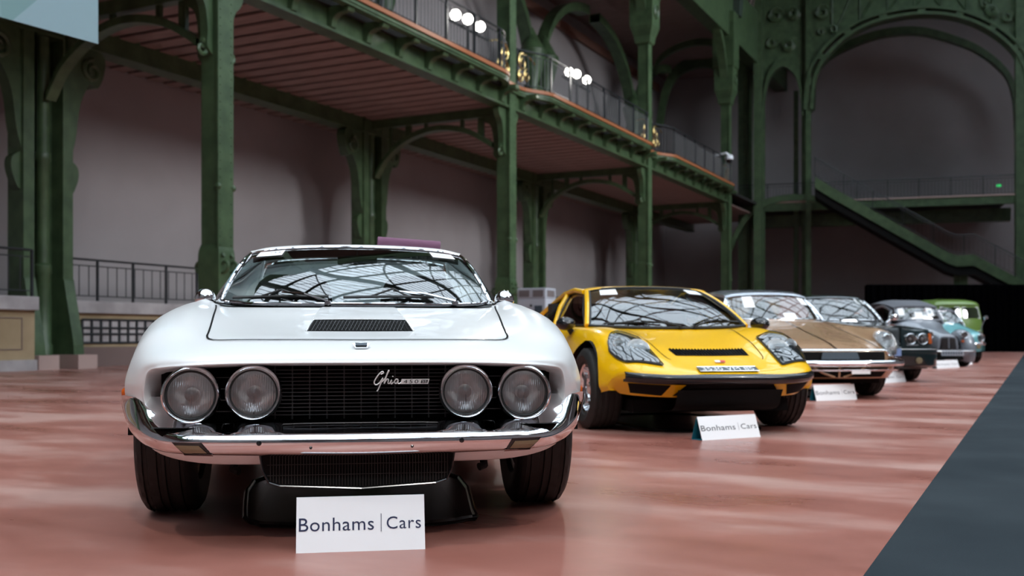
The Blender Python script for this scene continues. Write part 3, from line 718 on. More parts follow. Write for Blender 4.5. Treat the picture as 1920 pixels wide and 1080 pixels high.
def wiper(parent, pivot, tip, b0, b1, arm='chrome', lift=.012):
    pv, tp = Vector(pivot), Vector(tip); up = Vector((0, -.004, lift))
    w = MB().tube([pv, pv + up * 1.5, (pv + tp) / 2 + up * 2.2, tp + up], [.008, .008, .006, .004], 6).build('wiper', arm, parent)
    MB().tube([Vector(b0) + up * .6, (Vector(b0) + Vector(b1)) / 2 + up * .9, Vector(b1) + up * .6], .007, 5).build('blade', 'black_rubber', w)
    MB().tube([Vector(b0) * .7 + Vector(b1) * .3 + up, tp + up * 1.9, Vector(b0) * .3 + Vector(b1) * .7 + up], .005, 5).build('blade_bow', 'black_rubber', w)
    MB().lathe([(.001, .02), (.014, .018), (.016, 0)], 10, 'z', pv).build('wiper_cap', arm, w)
def seat(parent, x, y, z, m_='interior', w=.25):
    s = MB(); s.grid(catmull([[(x + a * w * k, y + dy, zz) for a, zz in zip((-1, -.8, 0, .8, 1), (z0, z0 + .03, z0 + .03, z0 + .03, z0))] for dy, z0, k in ((-.25, z, .9), (-.2, z + .12, 1), (.2, z + .1, 1), (.28, z + .2, 1), (.42, z + .55, .85), (.46, z + .6, .6), (.52, z + .5, .8), (.4, z, .9))], 3))
    return s.build('seat', m_, parent, True)
def steering(parent, x, y, z, r=.19, m_='black_rubber'):
    pts = [(x + r * math.cos(a), y + r * .45 * math.sin(a), z + r * .9 * math.sin(a)) for a in np.linspace(0, 2 * math.pi, 29)[:-1]]
    s = MB().tube(pts, .013, 6, closed=True).build('steering_wheel', m_, parent, True)
    for a in (0.3, math.pi - .3, -1.57): MB().tube([(x, y - .02, z), (x + r * math.cos(a), y + r * .45 * math.sin(a), z + r * .9 * math.sin(a))], .01, 5).build('spoke', m_, s)

# ================================================================== white coupe
def sign_card(loc, rz, w, h, label, ink='ink_navy', tilt=.30):
    # folded card: front panel with lettering, rear panel, teal inside
    o = empty('sign_card', loc, rz, label, 'sign', 'auction name cards on the floor')
    d = h * tilt; t = .003
    MB().prism([(-w / 2, -d, 0), (w / 2, -d, 0), (w / 2, 0, h), (-w / 2, 0, h)], (0, t, 0)).build('front_panel', 'paper', o)
    MB().prism([(-w / 2, d, 0), (w / 2, d, 0), (w / 2, t, h), (-w / 2, t, h)], (0, t, 0)).build('rear_panel', 'sign_teal', o)
    MB().box(-w / 2, w / 2, -d + t, d, 0, .002).build('base_panel', 'sign_teal', o)
    up = Vector((0, d, h)).normalized(); nrm = Vector((0, -h, d)).normalized(); c = Vector((0, -d / 2, h / 2)) + nrm * .001
    letters('lettering', 'bonhams', ink, o, c + Vector((-.19 * w, 0, 0)), (1, 0, 0), up, w * .58, h * .25)
    letters('lettering', 'cars', ink, o, c + Vector((.335 * w, 0, 0)) + up * (.0 * h), (1, 0, 0), up, w * .27, h * .235)
    b = c + Vector((.157 * w, 0, 0)); MB().prism([b - up * h * .16 + Vector((-.001, 0, 0)), b - up * h * .16 + Vector((.001, 0, 0)), b + up * h * .18 + Vector((.001, 0, 0)), b + up * h * .18 + Vector((-.001, 0, 0))], nrm * .0004).build('divider', ink, o)
    return o
W = empty('white_coupe', (-2.500, 3.550, 0), math.radians(125.7 - 90), 'white fastback coupe with four round headlights and a chrome bumper', 'car')
def prof(y, pts): return [(p[0], p[2] if len(p) > 2 else y, p[1]) for p in pts]
wr = [
 # inner rim of the grille opening
 [(0, -.70, .598), (.22, -.70, .598), (.41, -.69, .595), (.55, -.67, .588), (.64, -.62, .578), (.685, -.55, .565), (.69, -.50, .52), (.685, -.48, .48), (.66, -.50, .38), (.60, -.56, .30)],
 [(0, -.785, .606), (.22, -.783, .606), (.41, -.77, .604), (.56, -.745, .598), (.66, -.69, .590), (.715, -.625, .576), (.732, -.60, .53), (.735, -.58, .48), (.715, -.60, .38), (.635, -.66, .275)],
 [(0, -.790, .616), (.22, -.788, .616), (.41, -.775, .614), (.565, -.748, .608), (.667, -.69, .60), (.727, -.622, .583), (.748, -.592, .53), (.752, -.572, .48), (.73, -.59, .38), (.645, -.65, .272)],
 [(0, -.755, .640), (.22, -.753, .640), (.41, -.74, .638), (.57, -.71, .634), (.68, -.65, .626), (.755, -.575, .602), (.785, -.54, .54), (.79, -.52, .48), (.77, -.53, .38), (.68, -.59, .27)],
 [(0, -.60, .684), (.22, -.60, .684), (.41, -.59, .683), (.545, -.56, .682), (.68, -.51, .676), (.785, -.44, .648), (.835, -.41, .56), (.842, -.40, .48), (.82, -.41, .37), (.70, -.47, .262)],
 [(0, -.38, .711), (.22, -.38, .712), (.42, -.37, .715), (.56, -.35, .724), (.69, -.33, .742), (.815, -.30, .700), (.875, -.29, .57), (.882, -.29, .46), (.862, -.29, .34), (.76, -.31, .255)],
 [(0, 0, .760), (.22, 0, .762), (.42, 0, .765), (.56, 0, .780), (.70, 0, .806), (.84, 0, .752), (.918, 0, .59), (.924, 0, .46), (.905, 0, .33), (.82, 0, .255)],
 [(0, .40, .826), (.22, .40, .826), (.42, .41, .826), (.59, .44, .830), (.715, .42, .848), (.85, .42, .792), (.92, .42, .61), (.925, .42, .46), (.91, .42, .32), (.84, .42, .22)],
 [(0, .60, .80), (.22, .60, .80), (.42, .60, .80), (.62, .62, .84), (.72, .62, .862), (.85, .62, .80), (.918, .62, .61), (.922, .62, .46), (.908, .62, .32), (.84, .62, .22)],
 [(0, 1.2, .80), (.22, 1.2, .80), (.42, 1.2, .80), (.66, 1.2, .84), (.735, 1.2, .872), (.85, 1.2, .81), (.912, 1.2, .61), (.918, 1.2, .46), (.9, 1.2, .32), (.84, 1.2, .22)],
 [(0, 1.95, .84), (.22, 1.95, .84), (.42, 1.95, .84), (.62, 1.95, .87), (.735, 1.95, .885), (.86, 1.95, .82), (.922, 1.95, .62), (.924, 1.95, .46), (.9, 1.95, .32), (.84, 1.95, .24)],
 [(0, 2.5, .87), (.22, 2.5, .87), (.42, 2.5, .87), (.58, 2.5, .868), (.71, 2.5, .86), (.83, 2.5, .80), (.90, 2.5, .62), (.90, 2.5, .46), (.88, 2.5, .34), (.8, 2.5, .27)],
 [(0, 3.0, .80), (.22, 3.0, .80), (.42, 3.0, .80), (.56, 2.99, .795), (.68, 2.97, .78), (.78, 2.95, .72), (.83, 2.93, .60), (.83, 2.93, .48), (.8, 2.94, .38), (.74, 2.95, .30)],
 [(0, 3.08, .74), (.2, 3.08, .74), (.4, 3.07, .735), (.54, 3.06, .73), (.64, 3.04, .72), (.72, 3.0, .68), (.75, 2.99, .58), (.75, 2.99, .48), (.73, 2.99, .4), (.68, 2.99, .34)],
 [(0, 3.06, .45), (.1, 3.06, .45), (.2, 3.06, .45), (.3, 3.06, .45), (.4, 3.06, .45), (.5, 3.06, .45), (.55, 3.06, .45), (.55, 3.06, .44), (.5, 3.06, .42), (.4, 3.06, .4)],
]
for r in wr:
    for k, p in enumerate(r):
        if k >= 4 and p[1] > -.35: r[k] = (p[0] * (.99 if k == 4 else .977), p[1], p[2])
    if -.56 < r[8][1] < -.2: r[7] = (r[7][0], r[7][1], r[7][2] + .01); r[8] = (r[8][0], r[8][1], .43); r[9] = (r[9][0], r[9][1], .395)
    if r[8][1] < -.45: r[8] = (r[8][0], r[8][1], .43); r[9] = (r[9][0], r[9][1], .395)
    if r[9][1] < 2.8: r[9] = (r[8][0] - .025, r[8][1], r[9][2])
wmb = shell(wr, 9, 5, skip=lambda i, h: 7 < i + .5 < 10.5 and h < 3 if i >= 8 else False, arches=((0, .33, .37), (2.26, .33, .37)))
wb = wmb.build('body', 'white_paint', W, True, 60); wbvh = bvh_of(wmb)
# bonnet with its shut line, scoop and badge
hf = [(-.535, -.535, 0), (-.50, -.565, 0), (-.3, -.585, 0), (0, -.592, 0), (.3, -.585, 0), (.50, -.565, 0), (.535, -.535, 0)]
hr = [(-.625, .40, 0), (-.4, .375, 0), (0, .37, 0), (.4, .375, 0), (.625, .40, 0)]
mid = [(-.575, -.1, 0), (0, -.1, 0), (.575, -.1, 0)]
hood = patch(wbvh, hf, hr, 41, 26, .003).build('bonnet', 'white_paint', W, True, 60)
loop = [(-.625, .42, 0), (-.60, .2, 0), (-.565, -.2, 0), (-.548, -.42, 0), (-.543, -.50, 0), (-.525, -.55, 0), (-.475, -.577, 0), (-.3, -.595, 0), (0, -.602, 0), (.3, -.595, 0), (.475, -.577, 0), (.525, -.55, 0), (.543, -.50, 0), (.548, -.42, 0), (.565, -.2, 0), (.60, .2, 0), (.625, .42, 0)]
ribbon(wbvh, catmull(loop, 4), .007, .0036, n=160).build('shut_line', 'black_matt', W)
G = []                                                # scoop bulge
for y, w0, w1, hh in ((-.285, .203, .176, .036), (-.2, .20, .172, .040), (0, .19, .165, .034), (.2, .18, .16, .022), (.36, .17, .155, .004)):
    row = []
    for x, q in ((-w0, 0), (-w1, 1), (-w1 * .5, 1.05), (0, 1.06), (w1 * .5, 1.05), (w1, 1), (w0, 0)):
        p, _ = drop(wbvh, (x, y + (-.07 if q == 0 and y < -.28 else 0), 0)); row.append((p.x, p.y, p.z + .003 + hh * q))
    G.append(row)
sc = MB().grid([catmull(np.array(G)[:, j], 3) for j in range(7)]).build('bonnet_scoop', 'white_paint', W, True, 30)
g0 = np.array(G[0]); gm = MB().grid([[tuple(g0[0]), tuple(g0[-1])], [(-.176, g0[1][1] - .012, g0[1][2] - .002), (.176, g0[1][1] - .012, g0[1][2] - .002)]]).build('scoop_mesh', 'black_matt', sc)
z0, z1, ya, yb = g0[0][2], g0[1][2], g0[0][1], g0[1][1] - .012
for i in range(29):
    for s in (-1, 1):
        t0 = -.195 + .39 * i / 28; t1 = t0 + s * .02
        if abs(t1) < .183: MB().tube([(t0, ya - .001, z0 + .003), (t1, yb - .002, z1 - .003)], .0011, 3, False).build('mesh_wire', 'grille_grey', sc)
for x in (-1, 1): MB().tube([g0[0 if x < 0 else -1], g0[1 if x < 0 else -2]], .004, 5).build('scoop_lip', 'white_paint', sc)
bp_, bn = drop(wbvh, (0, -.70, 0)); bz = bp_.z
bd = MB().prism([(x * .9, -.705 + yy, bz + .004 + yy * .45) for x, yy in ((-.024, -.012), (.024, -.012), (.027, 0), (.034, .016), (.016, .020), (0, .024), (-.016, .020), (-.034, .016), (-.027, 0))], bn * .005).build('badge', 'chrome', W)
MB().prism([(x, -.708 + yy, bz + .011 + yy * .45) for x, yy in ((-.018, -.006), (.018, -.006), (.021, .012), (-.021, .012))], bn * .002).build('badge_enamel', 'plate_dark', bd)
# grille cavity
MB().grid([[(x, -.56, z) for x in (-.69, .69)] for z in (.33, .60)]).grid([[(x, y, .395) for x in (-.69, .69)] for y in (-.78, -.56)]).build('grille_backing', 'black_matt', W)
MB().grid([[(x, y, .597) for x in (-.66, .66)] for y in (-.70, -.56)]).build('grille_ceiling', 'black_matt', W)
hb0 = MB().box(-.315, .315, -.003, .003, -.0013, .0013).build('grille_bar', 'grille_grey', W, loc=(0, -.705, .43))
for i in range(1, 13): inst(hb0, loc=(0, -.705, .43 + .0128 * i))
for s in (-1, 1):
    for i in (1, 4, 7, 10): inst(hb0, loc=(s * .458, -.69, .43 + .0128 * i), scale=(.12, 1, 1))
vb0 = MB().box(-.0022, .0022, -.002, .004, .415, .597).build('grille_upright', 'grille_grey', W, loc=(0, -.699, 0))
for i in (-5, -4, -3, -2, -1, 1, 2, 3, 4, 5): inst(vb0, loc=(i * .0585, -.699, 0))
# headlights
for s in (-1, 1):
    round_lamp(W, (s * .565, -.742, .502), .098, .077)
    round_lamp(W, (s * .357, -.775, .509), .094, .075)
    for x, y in ((.565, -.742), (.357, -.775)):
        MB().lathe([(.090, .02), (.085, .17)], 32, 'y', (s * x, y, .505)).build('lamp_bucket', 'black_gloss', W, True)
# script on the grille
gx, gy, gz = .046, -.80, .537
def stroke(pts, r=.0022): return MB().tube(catmull([(gx + p[0] * .92, gy, gz + p[1] * .92) for p in pts], 4), r, 5)
ink = MB()
for pts in (((.020, .036), (.030, .042), (.024, .046), (.008, .030), (-.004, .008), (.002, -.002), (.014, .004), (.024, .018), (.028, .022), (.022, .008), (.012, -.016), (.006, -.026)),
            ((.024, .008), (.036, .022), (.046, .042), (.050, .050), (.046, .046), (.036, .016), (.032, .002), (.042, .018), (.048, .016), (.046, .004), (.052, .002)),
            ((.052, .002), (.060, .016), (.057, .005), (.060, .001), (.066, .008)), ((.084, .016), (.076, .018), (.070, .008), (.076, .002), (.084, .014), (.082, .004), (.088, .002), (.095, .006)), ((.063, .027), (.065, .030))):
    q = stroke(pts); ink.add(q.v, q.f)
bdg = ink.build('script_badge', 'badge_silver', W, True)
MB().prism([(gx + .084, gy, gz), (gx + .178, gy, gz), (gx + .183, gy, gz + .017), (gx + .089, gy, gz + .017)], (0, .006, 0)).build('badge_bar', 'badge_silver', bdg)
letters('badge_lettering', 'n450', 'black_matt', bdg, (gx + .120, gy - .001, gz + .0085), (1, 0, 0), (.15, 0, 1), .050, .012)
MB().prism([(gx + .153, gy - .001, gz + .003), (gx + .175, gy - .001, gz + .003), (gx + .178, gy - .001, gz + .014), (gx + .156, gy - .001, gz + .014)], (0, .001, 0)).build('badge_field', 'black_matt', bdg)
letters('badge_lettering', 'ss', 'badge_silver', bdg, (gx + .1655, gy - .0016, gz + .0085), (1, 0, 0), (.15, 0, 1), .016, .008)
# chrome bumper
cols = [  # inner top edge, ledge, ridge, mid face, bottom, underside  at successive stations outward
 ((0, -.79, .410), (0, -.835, .392), (0, -.885, .373), (0, -.892, .342), (0, -.865, .304), (0, -.80, .300)),
 ((.30, -.785, .410), (.30, -.83, .392), (.30, -.878, .373), (.30, -.885, .343), (.30, -.858, .309), (.30, -.79, .305)),
 ((.50, -.755, .408), (.505, -.80, .391), (.51, -.852, .372), (.51, -.858, .344), (.51, -.832, .312), (.50, -.76, .31)),
 ((.61, -.705, .418), (.62, -.75, .395), (.63, -.795, .375), (.638, -.80, .348), (.635, -.77, .315), (.61, -.69, .313)),
 ((.645, -.66, .436), (.685, -.675, .418), (.705, -.70, .400), (.725, -.695, .370), (.725, -.66, .330), (.69, -.60, .325)),
 ((.660, -.62, .464), (.715, -.615, .452), (.752, -.61, .444), (.785, -.58, .410), (.795, -.55, .368), (.76, -.50, .35)),
 ((.668, -.59, .486), (.735, -.56, .482), (.785, -.535, .482), (.825, -.47, .455), (.84, -.43, .412), (.80, -.40, .39)),
 ((.668, -.585, .490), (.74, -.555, .486), (.79, -.53, .486), (.85, -.42, .486), (.862, -.37, .45), (.83, -.34, .43)),
]
C = np.array(cols); Lc = C[::-1].copy(); Lc[:, :, 0] *= -1; C = np.concatenate([Lc, C[1:]])
C = np.array([catmull(C[:, j], 6) for j in range(C.shape[1])]); C = np.array([catmull(C[:, j], 3) for j in range(C.shape[1])])
bmb = MB().grid(C); bbvh = bvh_of(bmb); bmp = bmb.build('front_bumper', 'chrome', W, True, 75)
for s in (-1, 1):                                     # slots for the indicators, bolts
    lo, hi = [(s * .485, 0, .317), (s * .575, 0, .317)], [(s * (.515 if s < 0 else .505), 0, .354), (s * .612, 0, .354)]
    sl = patch(bbvh, lo, hi, 8, 5, .0025, (0, 1, 0), .004).build('indicator_slot', 'black_gloss', W)
    sh = lambda P, k, dz: [(p[0] * k + s * .55 * (1 - k), 0, p[2] + dz) for p in P]
    patch(bbvh, sh(lo, .82, .004), sh(hi, .82, -.009), 8, 5, .0045, (0, 1, 0), .002).build('indicator_lens', 'cream_lens', sl)
    patch(bbvh, sh(lo, 1.08, -.006), sh(lo, 1.04, 0.001), 8, 2, .004, (0, 1, 0), .003).build('slot_trim', 'chrome', sl)
    for x, z, r in ((.33, .352, .0085), (.165, .335, .005)):
        p = drop(bbvh, (s * x, 0, z), (0, 1, 0))[0]; MB().lathe([(.001, -.004), (r, -.002), (r, .012)], 10, 'y', p).build('bumper_bolt', 'black_gloss', W)
    MB().lathe([(.001, .03), (.012, .028), (.02, .015), (.022, 0)], 14, 'x', (0, 0, 0)).build('side_marker', 'amber', W, True, loc=(s * .872, -.22, .485)).scale = (s * .7, .7, 1.0)
# white valance below the bumper and the black lower grille
vp = [(.0, -.775), (.3, -.77), (.50, -.745), (.62, -.68), (.72, -.58), (.79, -.47), (.83, -.38)]
vz = [.262, .262, .262, .268, .29, .34, .40]
rowsv = [[(x, y + .03, max(.335, z + .08)) for (x, y), z in zip(vp, vz)], [(x, y, z + .045) for (x, y), z in zip(vp, vz)], [(x - .01, y + .012, z + .010) for (x, y), z in zip(vp, vz)], [(x - .03, y + .06, z) for (x, y), z in zip(vp, vz)]]
R_ = np.array(rowsv); L_ = R_[:, ::-1].copy(); L_[:, :, 0] *= -1; R_ = np.concatenate([L_, R_[:, 1:]], axis=1)
R_ = np.array([catmull(r, 4) for r in R_]); MB().grid(R_).build('valance', 'white_paint', W, True, 60)
rp = [(-.335, .316), (-.325, .25), (-.305, .212), (-.27, .200), (0, .186), (.25, .200), (.287, .212), (.305, .25), (.315, .316)]
lg = MB().prism([(x, -.80, z) for x, z in rp], (0, .06, 0)).build('lower_grille', 'black_matt', W)
MB().tube([(x, -.802, z) for x, z in rp], .004, 6).build('lower_grille_rim', 'black_gloss', lg)
fin0 = None
for i in range(62):
    x = -.31 + .6 * i / 61; z = np.interp(x, [p[0] for p in rp[1:-1]], [p[1] for p in rp[1:-1]])
    MB().box(x - .0012, x + .0012, -.806, -.80, z + .008, .306).build('fin', 'grille_fin', lg) if i else None
for z in (.235, .27): MB().box(-.31, .29, -.808, -.806, z, z + .002).build('grille_rail', 'grille_fin', lg)
for s in (-1, 1): MB().tube([(s * .43, -.66, .27), (s * .43, -.70, .245), (s * .41, -.71, .24)], .014, 8).build('tow_hook', 'black_matt', W)
MB().box(-.52, .52, -.5, 2.9, .25, .32).build('underbody', 'black_matt', W)
# greenhouse
wsb = [(-.625, .60, .862), (-.50, .49, .846), (-.25, .42, .842), (0, .405, .842), (.25, .42, .842), (.50, .49, .846), (.625, .60, .862)]
wst = [(-.525, 1.09, 1.118), (-.42, 1.05, 1.134), (-.22, 1.02, 1.145), (0, 1.01, 1.148), (.22, 1.02, 1.145), (.42, 1.05, 1.134), (.525, 1.09, 1.118)]
ws, WG = screen(W, 'windscreen', wsb, wst, (0, -.012, .026), frame='chrome', fr=.0095)
MB().tube([Vector(p) + Vector((0, .012, -.004)) for p in WG[0]], .011, 6).build('windscreen_seal', 'black_rubber', W)
hdr = MB().grid([[tuple(WG[-1][j] + np.array((0, .004, -.004))) for j in range(len(WG[0]))], [tuple(WG[-1][j] + np.array((0, .02, -.045))) for j in range(len(WG[0]))]]).build('header_rail', 'interior', W)
cowl = [[(x, y, z) for x, y, z in ((-.62, .44, .842), (-.3, .385, .832), (0, .375, .831), (.3, .385, .832), (.62, .44, .842))], [(x, y, z) for x, y, z in ((-.62, .60, .848), (-.3, .47, .834), (0, .45, .834), (.3, .47, .834), (.62, .60, .848))]]
MB().grid([catmull(r, 5) for r in cowl]).build('cowl_vent', 'black_gloss', W)
rf = []
for dy, wx, dz, ed in ((-.006, 1.01, .004, 0), (.03, 1.025, .018, .002), (.25, 1.05, .034, .014), (.55, 1.04, .030, .012), (.78, 1.0, .004, 0)):
    rf.append([(p[0] * wx, p[1] + dy - (.06 if dy > .5 else 0) * abs(p[0]), p[2] + dz - (abs(p[0]) > .5) * ed) for p in wst])
R_ = np.array([catmull(r, 5) for r in rf]); R_ = np.array([catmull(R_[:, j], 5) for j in range(R_.shape[1])]); MB().grid(R_).build('roof', 'white_paint', W, True, 70)
rg_t = [(p[0] * .97, p[1] + .79, p[2] + .0) for p in wst]; rg_b = [(-.62, 2.42, .885), (-.5, 2.47, .886), (-.25, 2.5, .887), (0, 2.51, .888), (.25, 2.5, .887), (.5, 2.47, .886), (.62, 2.42, .885)]
screen(W, 'rear_window', rg_b, rg_t, (0, .02, .05), 'side_glass', frame='chrome', fr=.01)
for s in (-1, 1):
    bl = [(s * .63, .63, .868), (s * .70, .95, .875), (s * .722, 1.4, .884), (s * .70, 1.9, .89), (s * .66, 2.2, .89)]
    tl = [(s * .528, 1.10, 1.112), (s * .535, 1.3, 1.142), (s * .535, 1.55, 1.142), (s * .525, 1.75, 1.122), (s * .60, 2.15, .93)]
    screen(W, 'side_window', bl, tl, (s * .02, 0, 0), 'side_glass', frame='chrome', fr=.009)
    MB().tube([Vector(WG[i][0 if s < 0 else -1]) + Vector((s * .004, .012, 0)) for i in range(14)], .013, 8).build('pillar', 'chrome', W, True)
    # mirror
    mr = MB().lathe([(.001, -.052), (.02, -.05), (.036, -.035), (.043, -.01), (.042, .02), (.037, .028)], 24, 'y').build('door_mirror', 'chrome', W, True, 60, loc=(s * .695, .60, .872)); mr.rotation_euler = (0, 0, -s * .15); mr.scale = (1.12,) * 3
    MB().lathe([(.036, .027), (.001, .029)], 24, 'y').build('mirror_glass', 'black_gloss', mr)
    MB().tube([(0, .0, -.03), (s * .01, .01, -.055), (s * .012, .012, -.07)], [.013, .011, .02], 8).build('mirror_stalk', 'chrome', mr, True)
    well(W, s * .84, 0, .33, .372, .30); well(W, s * .84, 2.26, .33, .372, .30)
    wheel(W, s * .728, 0, .325, .215, .19, 'steel'); wheel(W, s * .728, 2.26, .325, .215, .19, 'steel')
    seat(W, s * .36, 1.35, .42)
# interior
MB().grid(catmull([[(x, y, z) for x in (-.66, -.3, 0, .3, .66)] for y, z in ((.46, .826), (.66, .838), (.78, .82), (.80, .62))], 4)).build('dashboard', 'interior', W, True)
MB().box(-.68, .68, .8, 2.4, .26, .34).build('cabin_floor', 'interior', W)
MB().box(-.62, .62, 2.05, 2.45, .3, .80).build('rear_bench', 'interior', W, bevel=.06)
steering(W, .34, .86, .80)
mrr = MB().box(-.10, .10, -.012, .012, -.025, .025).build('rear_view_mirror', 'black_gloss', W, bevel=.01, loc=(0, .99, 1.085))
MB().tube([(0, 0, .02), (0, .02, .06)], .006, 5).build('mirror_stem', 'black_gloss', mrr)
# wipers
def on_ws(Gr, s, t, off=.006):
    i, j = t * (Gr.shape[0] - 1), s * (Gr.shape[1] - 1); i0, j0 = int(min(i, Gr.shape[0] - 2)), int(min(j, Gr.shape[1] - 2)); a, b = i - i0, j - j0
    p = Gr[i0][j0] * (1 - a) * (1 - b) + Gr[i0 + 1][j0] * a * (1 - b) + Gr[i0][j0 + 1] * (1 - a) * b + Gr[i0 + 1][j0 + 1] * a * b
    return Vector(p) + Vector((0, -off * .8, off))
wiper(W, on_ws(WG, .40, -.02), on_ws(WG, .24, .10), on_ws(WG, .06, .025), on_ws(WG, .40, .06))
wiper(W, on_ws(WG, .83, -.02), on_ws(WG, .62, .12), on_ws(WG, .45, .05), on_ws(WG, .76, .06))
def note(parent, Gr, s0, s1, t0, t1, lines, m_='ink_navy', name='windscreen_note'):
    a, b, c, d = (on_ws(Gr, *q, .004) for q in ((s0, t0), (s1, t0), (s1, t1), (s0, t1))); n_ = (b - a).cross(d - a).normalized(); n_ = n_ if n_.y < 0 else -n_
    o = MB().prism([a, b, c, d], n_ * .001).build(name, 'paper', parent)
    for key, u, v, w, h in lines:
        letters('note_lettering', key, m_, o, a + (b - a) * u + (d - a) * v + n_ * .0022, b - a, d - a, (b - a).length * w, (d - a).length * h)
    return o
nt = note(W, WG, .05, .17, .80, .945, (('lot', .68, .62, .38, .30),))
note(W, WG, .835, .945, .79, .93, (('notice1', .5, .66, .75, .22), ('notice2', .5, .36, .75, .22)))
# folded cloth on the roof
o = tag(MB().grid(catmull([[(x, y, z) for x in (-.15, -.13, 0, .13, .15)] for y, z in ((-.08, .0), (-.09, .03), (-.07, .055), (0, .06), (.08, .055), (.09, .03), (.08, 0))], 4)).build('folded_cloth', 'mauve_cloth', None, True, 60), 'folded mauve cloth lying on the roof of the white coupe', 'cloth')
p = W.location + Matrix.Rotation(math.radians(35.7), 3, 'Z') @ Vector((.285, 1.50, 1.186)); o.location = p; o.rotation_euler = (0, math.radians(3.5), math.radians(35.7)); o.scale = (1.15, 1, .9)
# tray under the car, card in front
def tray(P, z0, label):
    c = sum(P, Vector()) / len(P); o = empty('drip_tray', (c.x, c.y, 0), 0, label, 'tray')
    Q = catmull(np.array([tuple(p - c) for p in P + [P[0]]]), 4)[:-1]
    MB().prism([(q[0], q[1], .002) for q in Q], (0, 0, .012)).build('tray_base', 'tray_black', o)
    MB().tube([(q[0], q[1], .016) for q in Q], .010, 6, closed=True).build('tray_rim', 'tray_black', o); return o
loc2w = lambda E_, v: E_.location + Matrix.Rotation(E_.rotation_euler.z, 3, 'Z') @ Vector(v)
tray([loc2w(W, v) for v in ((-.36, -.45, 0), (0, -.56, 0), (.26, -.52, 0), (.40, -.44, 0), (.44, -.30, 0), (.42, .9, 0), (-.42, .9, 0), (-.44, -.2, 0))], 0, 'black drip tray lying under the white coupe')
a, b = ground(555, 1037), ground(797, 1029); d = b - a
sign_card((a + b) / 2 + Vector((-d.y, d.x, 0)).normalized() * .045, math.atan2(d.y, d.x), d.length, .172, 'white folded name card in front of the white coupe')
# ================================================================== yellow coupe
Y = empty('yellow_coupe', (-2.401, 7.785, 0), math.radians(38.4), 'low yellow mid-engined coupe with glass-covered headlights and black bumper', 'car')
yr = [
 [(0, -.74, .27), (.2, -.735, .27), (.33, -.72, .27), (.45, -.68, .272), (.56, -.61, .275), (.64, -.52, .28), (.68, -.46, .285), (.70, -.44, .29), (.71, -.43, .30), (.72, -.42, .30)],
 [(0, -.80, .36), (.2, -.795, .36), (.33, -.785, .36), (.46, -.76, .362), (.58, -.70, .365), (.67, -.61, .37), (.72, -.53, .36), (.74, -.48, .34), (.75, -.45, .32), (.755, -.43, .31)],
 [(0, -.83, .405), (.2, -.825, .405), (.33, -.815, .407), (.47, -.785, .41), (.60, -.72, .415), (.69, -.63, .42), (.745, -.54, .40), (.77, -.48, .37), (.78, -.45, .33), (.785, -.43, .31)],
 [(0, -.80, .435), (.2, -.797, .435), (.33, -.785, .44), (.48, -.755, .45), (.61, -.69, .46), (.70, -.605, .465), (.76, -.52, .43), (.785, -.47, .38), (.795, -.44, .34), (.795, -.42, .31)],
 [(0, -.63, .495), (.2, -.63, .497), (.33, -.62, .503), (.48, -.60, .515), (.62, -.55, .53), (.72, -.47, .53), (.785, -.42, .47), (.81, -.40, .40), (.815, -.39, .34), (.81, -.38, .30)],
 [(0, -.42, .570), (.2, -.42, .572), (.33, -.41, .578), (.48, -.40, .60), (.63, -.37, .625), (.745, -.32, .61), (.815, -.29, .52), (.84, -.28, .42), (.845, -.28, .34), (.83, -.28, .28)],
 [(0, -.2, .632), (.2, -.2, .634), (.33, -.2, .645), (.48, -.19, .678), (.63, -.18, .712), (.76, -.15, .68), (.84, -.13, .56), (.862, -.13, .43), (.862, -.13, .34), (.84, -.13, .26)],
 [(0, .1, .705), (.2, .1, .706), (.33, .1, .714), (.48, .1, .738), (.63, .1, .762), (.77, .1, .715), (.85, .1, .58), (.87, .1, .44), (.868, .1, .33), (.85, .1, .24)],
 [(0, .36, .758), (.2, .36, .758), (.36, .37, .758), (.52, .38, .762), (.66, .38, .770), (.78, .38, .725), (.85, .38, .58), (.868, .38, .44), (.865, .38, .32), (.84, .38, .20)],
 [(0, .7, .74), (.2, .7, .74), (.4, .7, .74), (.6, .7, .765), (.71, .7, .775), (.79, .7, .735), (.845, .7, .58), (.858, .7, .44), (.85, .7, .3), (.82, .7, .16)],
 [(0, 1.5, .74), (.2, 1.5, .74), (.4, 1.5, .74), (.62, 1.5, .775), (.73, 1.5, .79), (.81, 1.5, .75), (.865, 1.5, .6), (.87, 1.5, .44), (.86, 1.5, .3), (.83, 1.5, .16)],
 [(0, 2.3, .86), (.2, 2.3, .86), (.4, 2.3, .86), (.58, 2.3, .845), (.71, 2.3, .83), (.81, 2.3, .77), (.875, 2.3, .62), (.88, 2.3, .46), (.87, 2.3, .34), (.84, 2.3, .24)],
 [(0, 3.0, .80), (.2, 3.0, .80), (.4, 3.0, .80), (.56, 3.0, .795), (.68, 2.99, .78), (.77, 2.98, .72), (.82, 2.97, .6), (.82, 2.97, .46), (.8, 2.97, .38), (.76, 2.97, .3)],
 [(0, 3.1, .55), (.1, 3.1, .55), (.2, 3.1, .55), (.3, 3.1, .55), (.4, 3.1, .55), (.5, 3.09, .54), (.55, 3.08, .5), (.55, 3.08, .45), (.5, 3.08, .42), (.45, 3.08, .40)],
]
for r in yr: r[9] = (r[8][0] - .02, r[8][1], r[9][2])
ymb = shell(yr, 8, 5, skip=lambda i, h: 9 <= i < 11 and h < 3, arches=((0, .31, .355), (2.35, .32, .36)))
ymb.build('body', 'yellow_paint', Y, True, 60); yb_ = bvh_of(ymb)
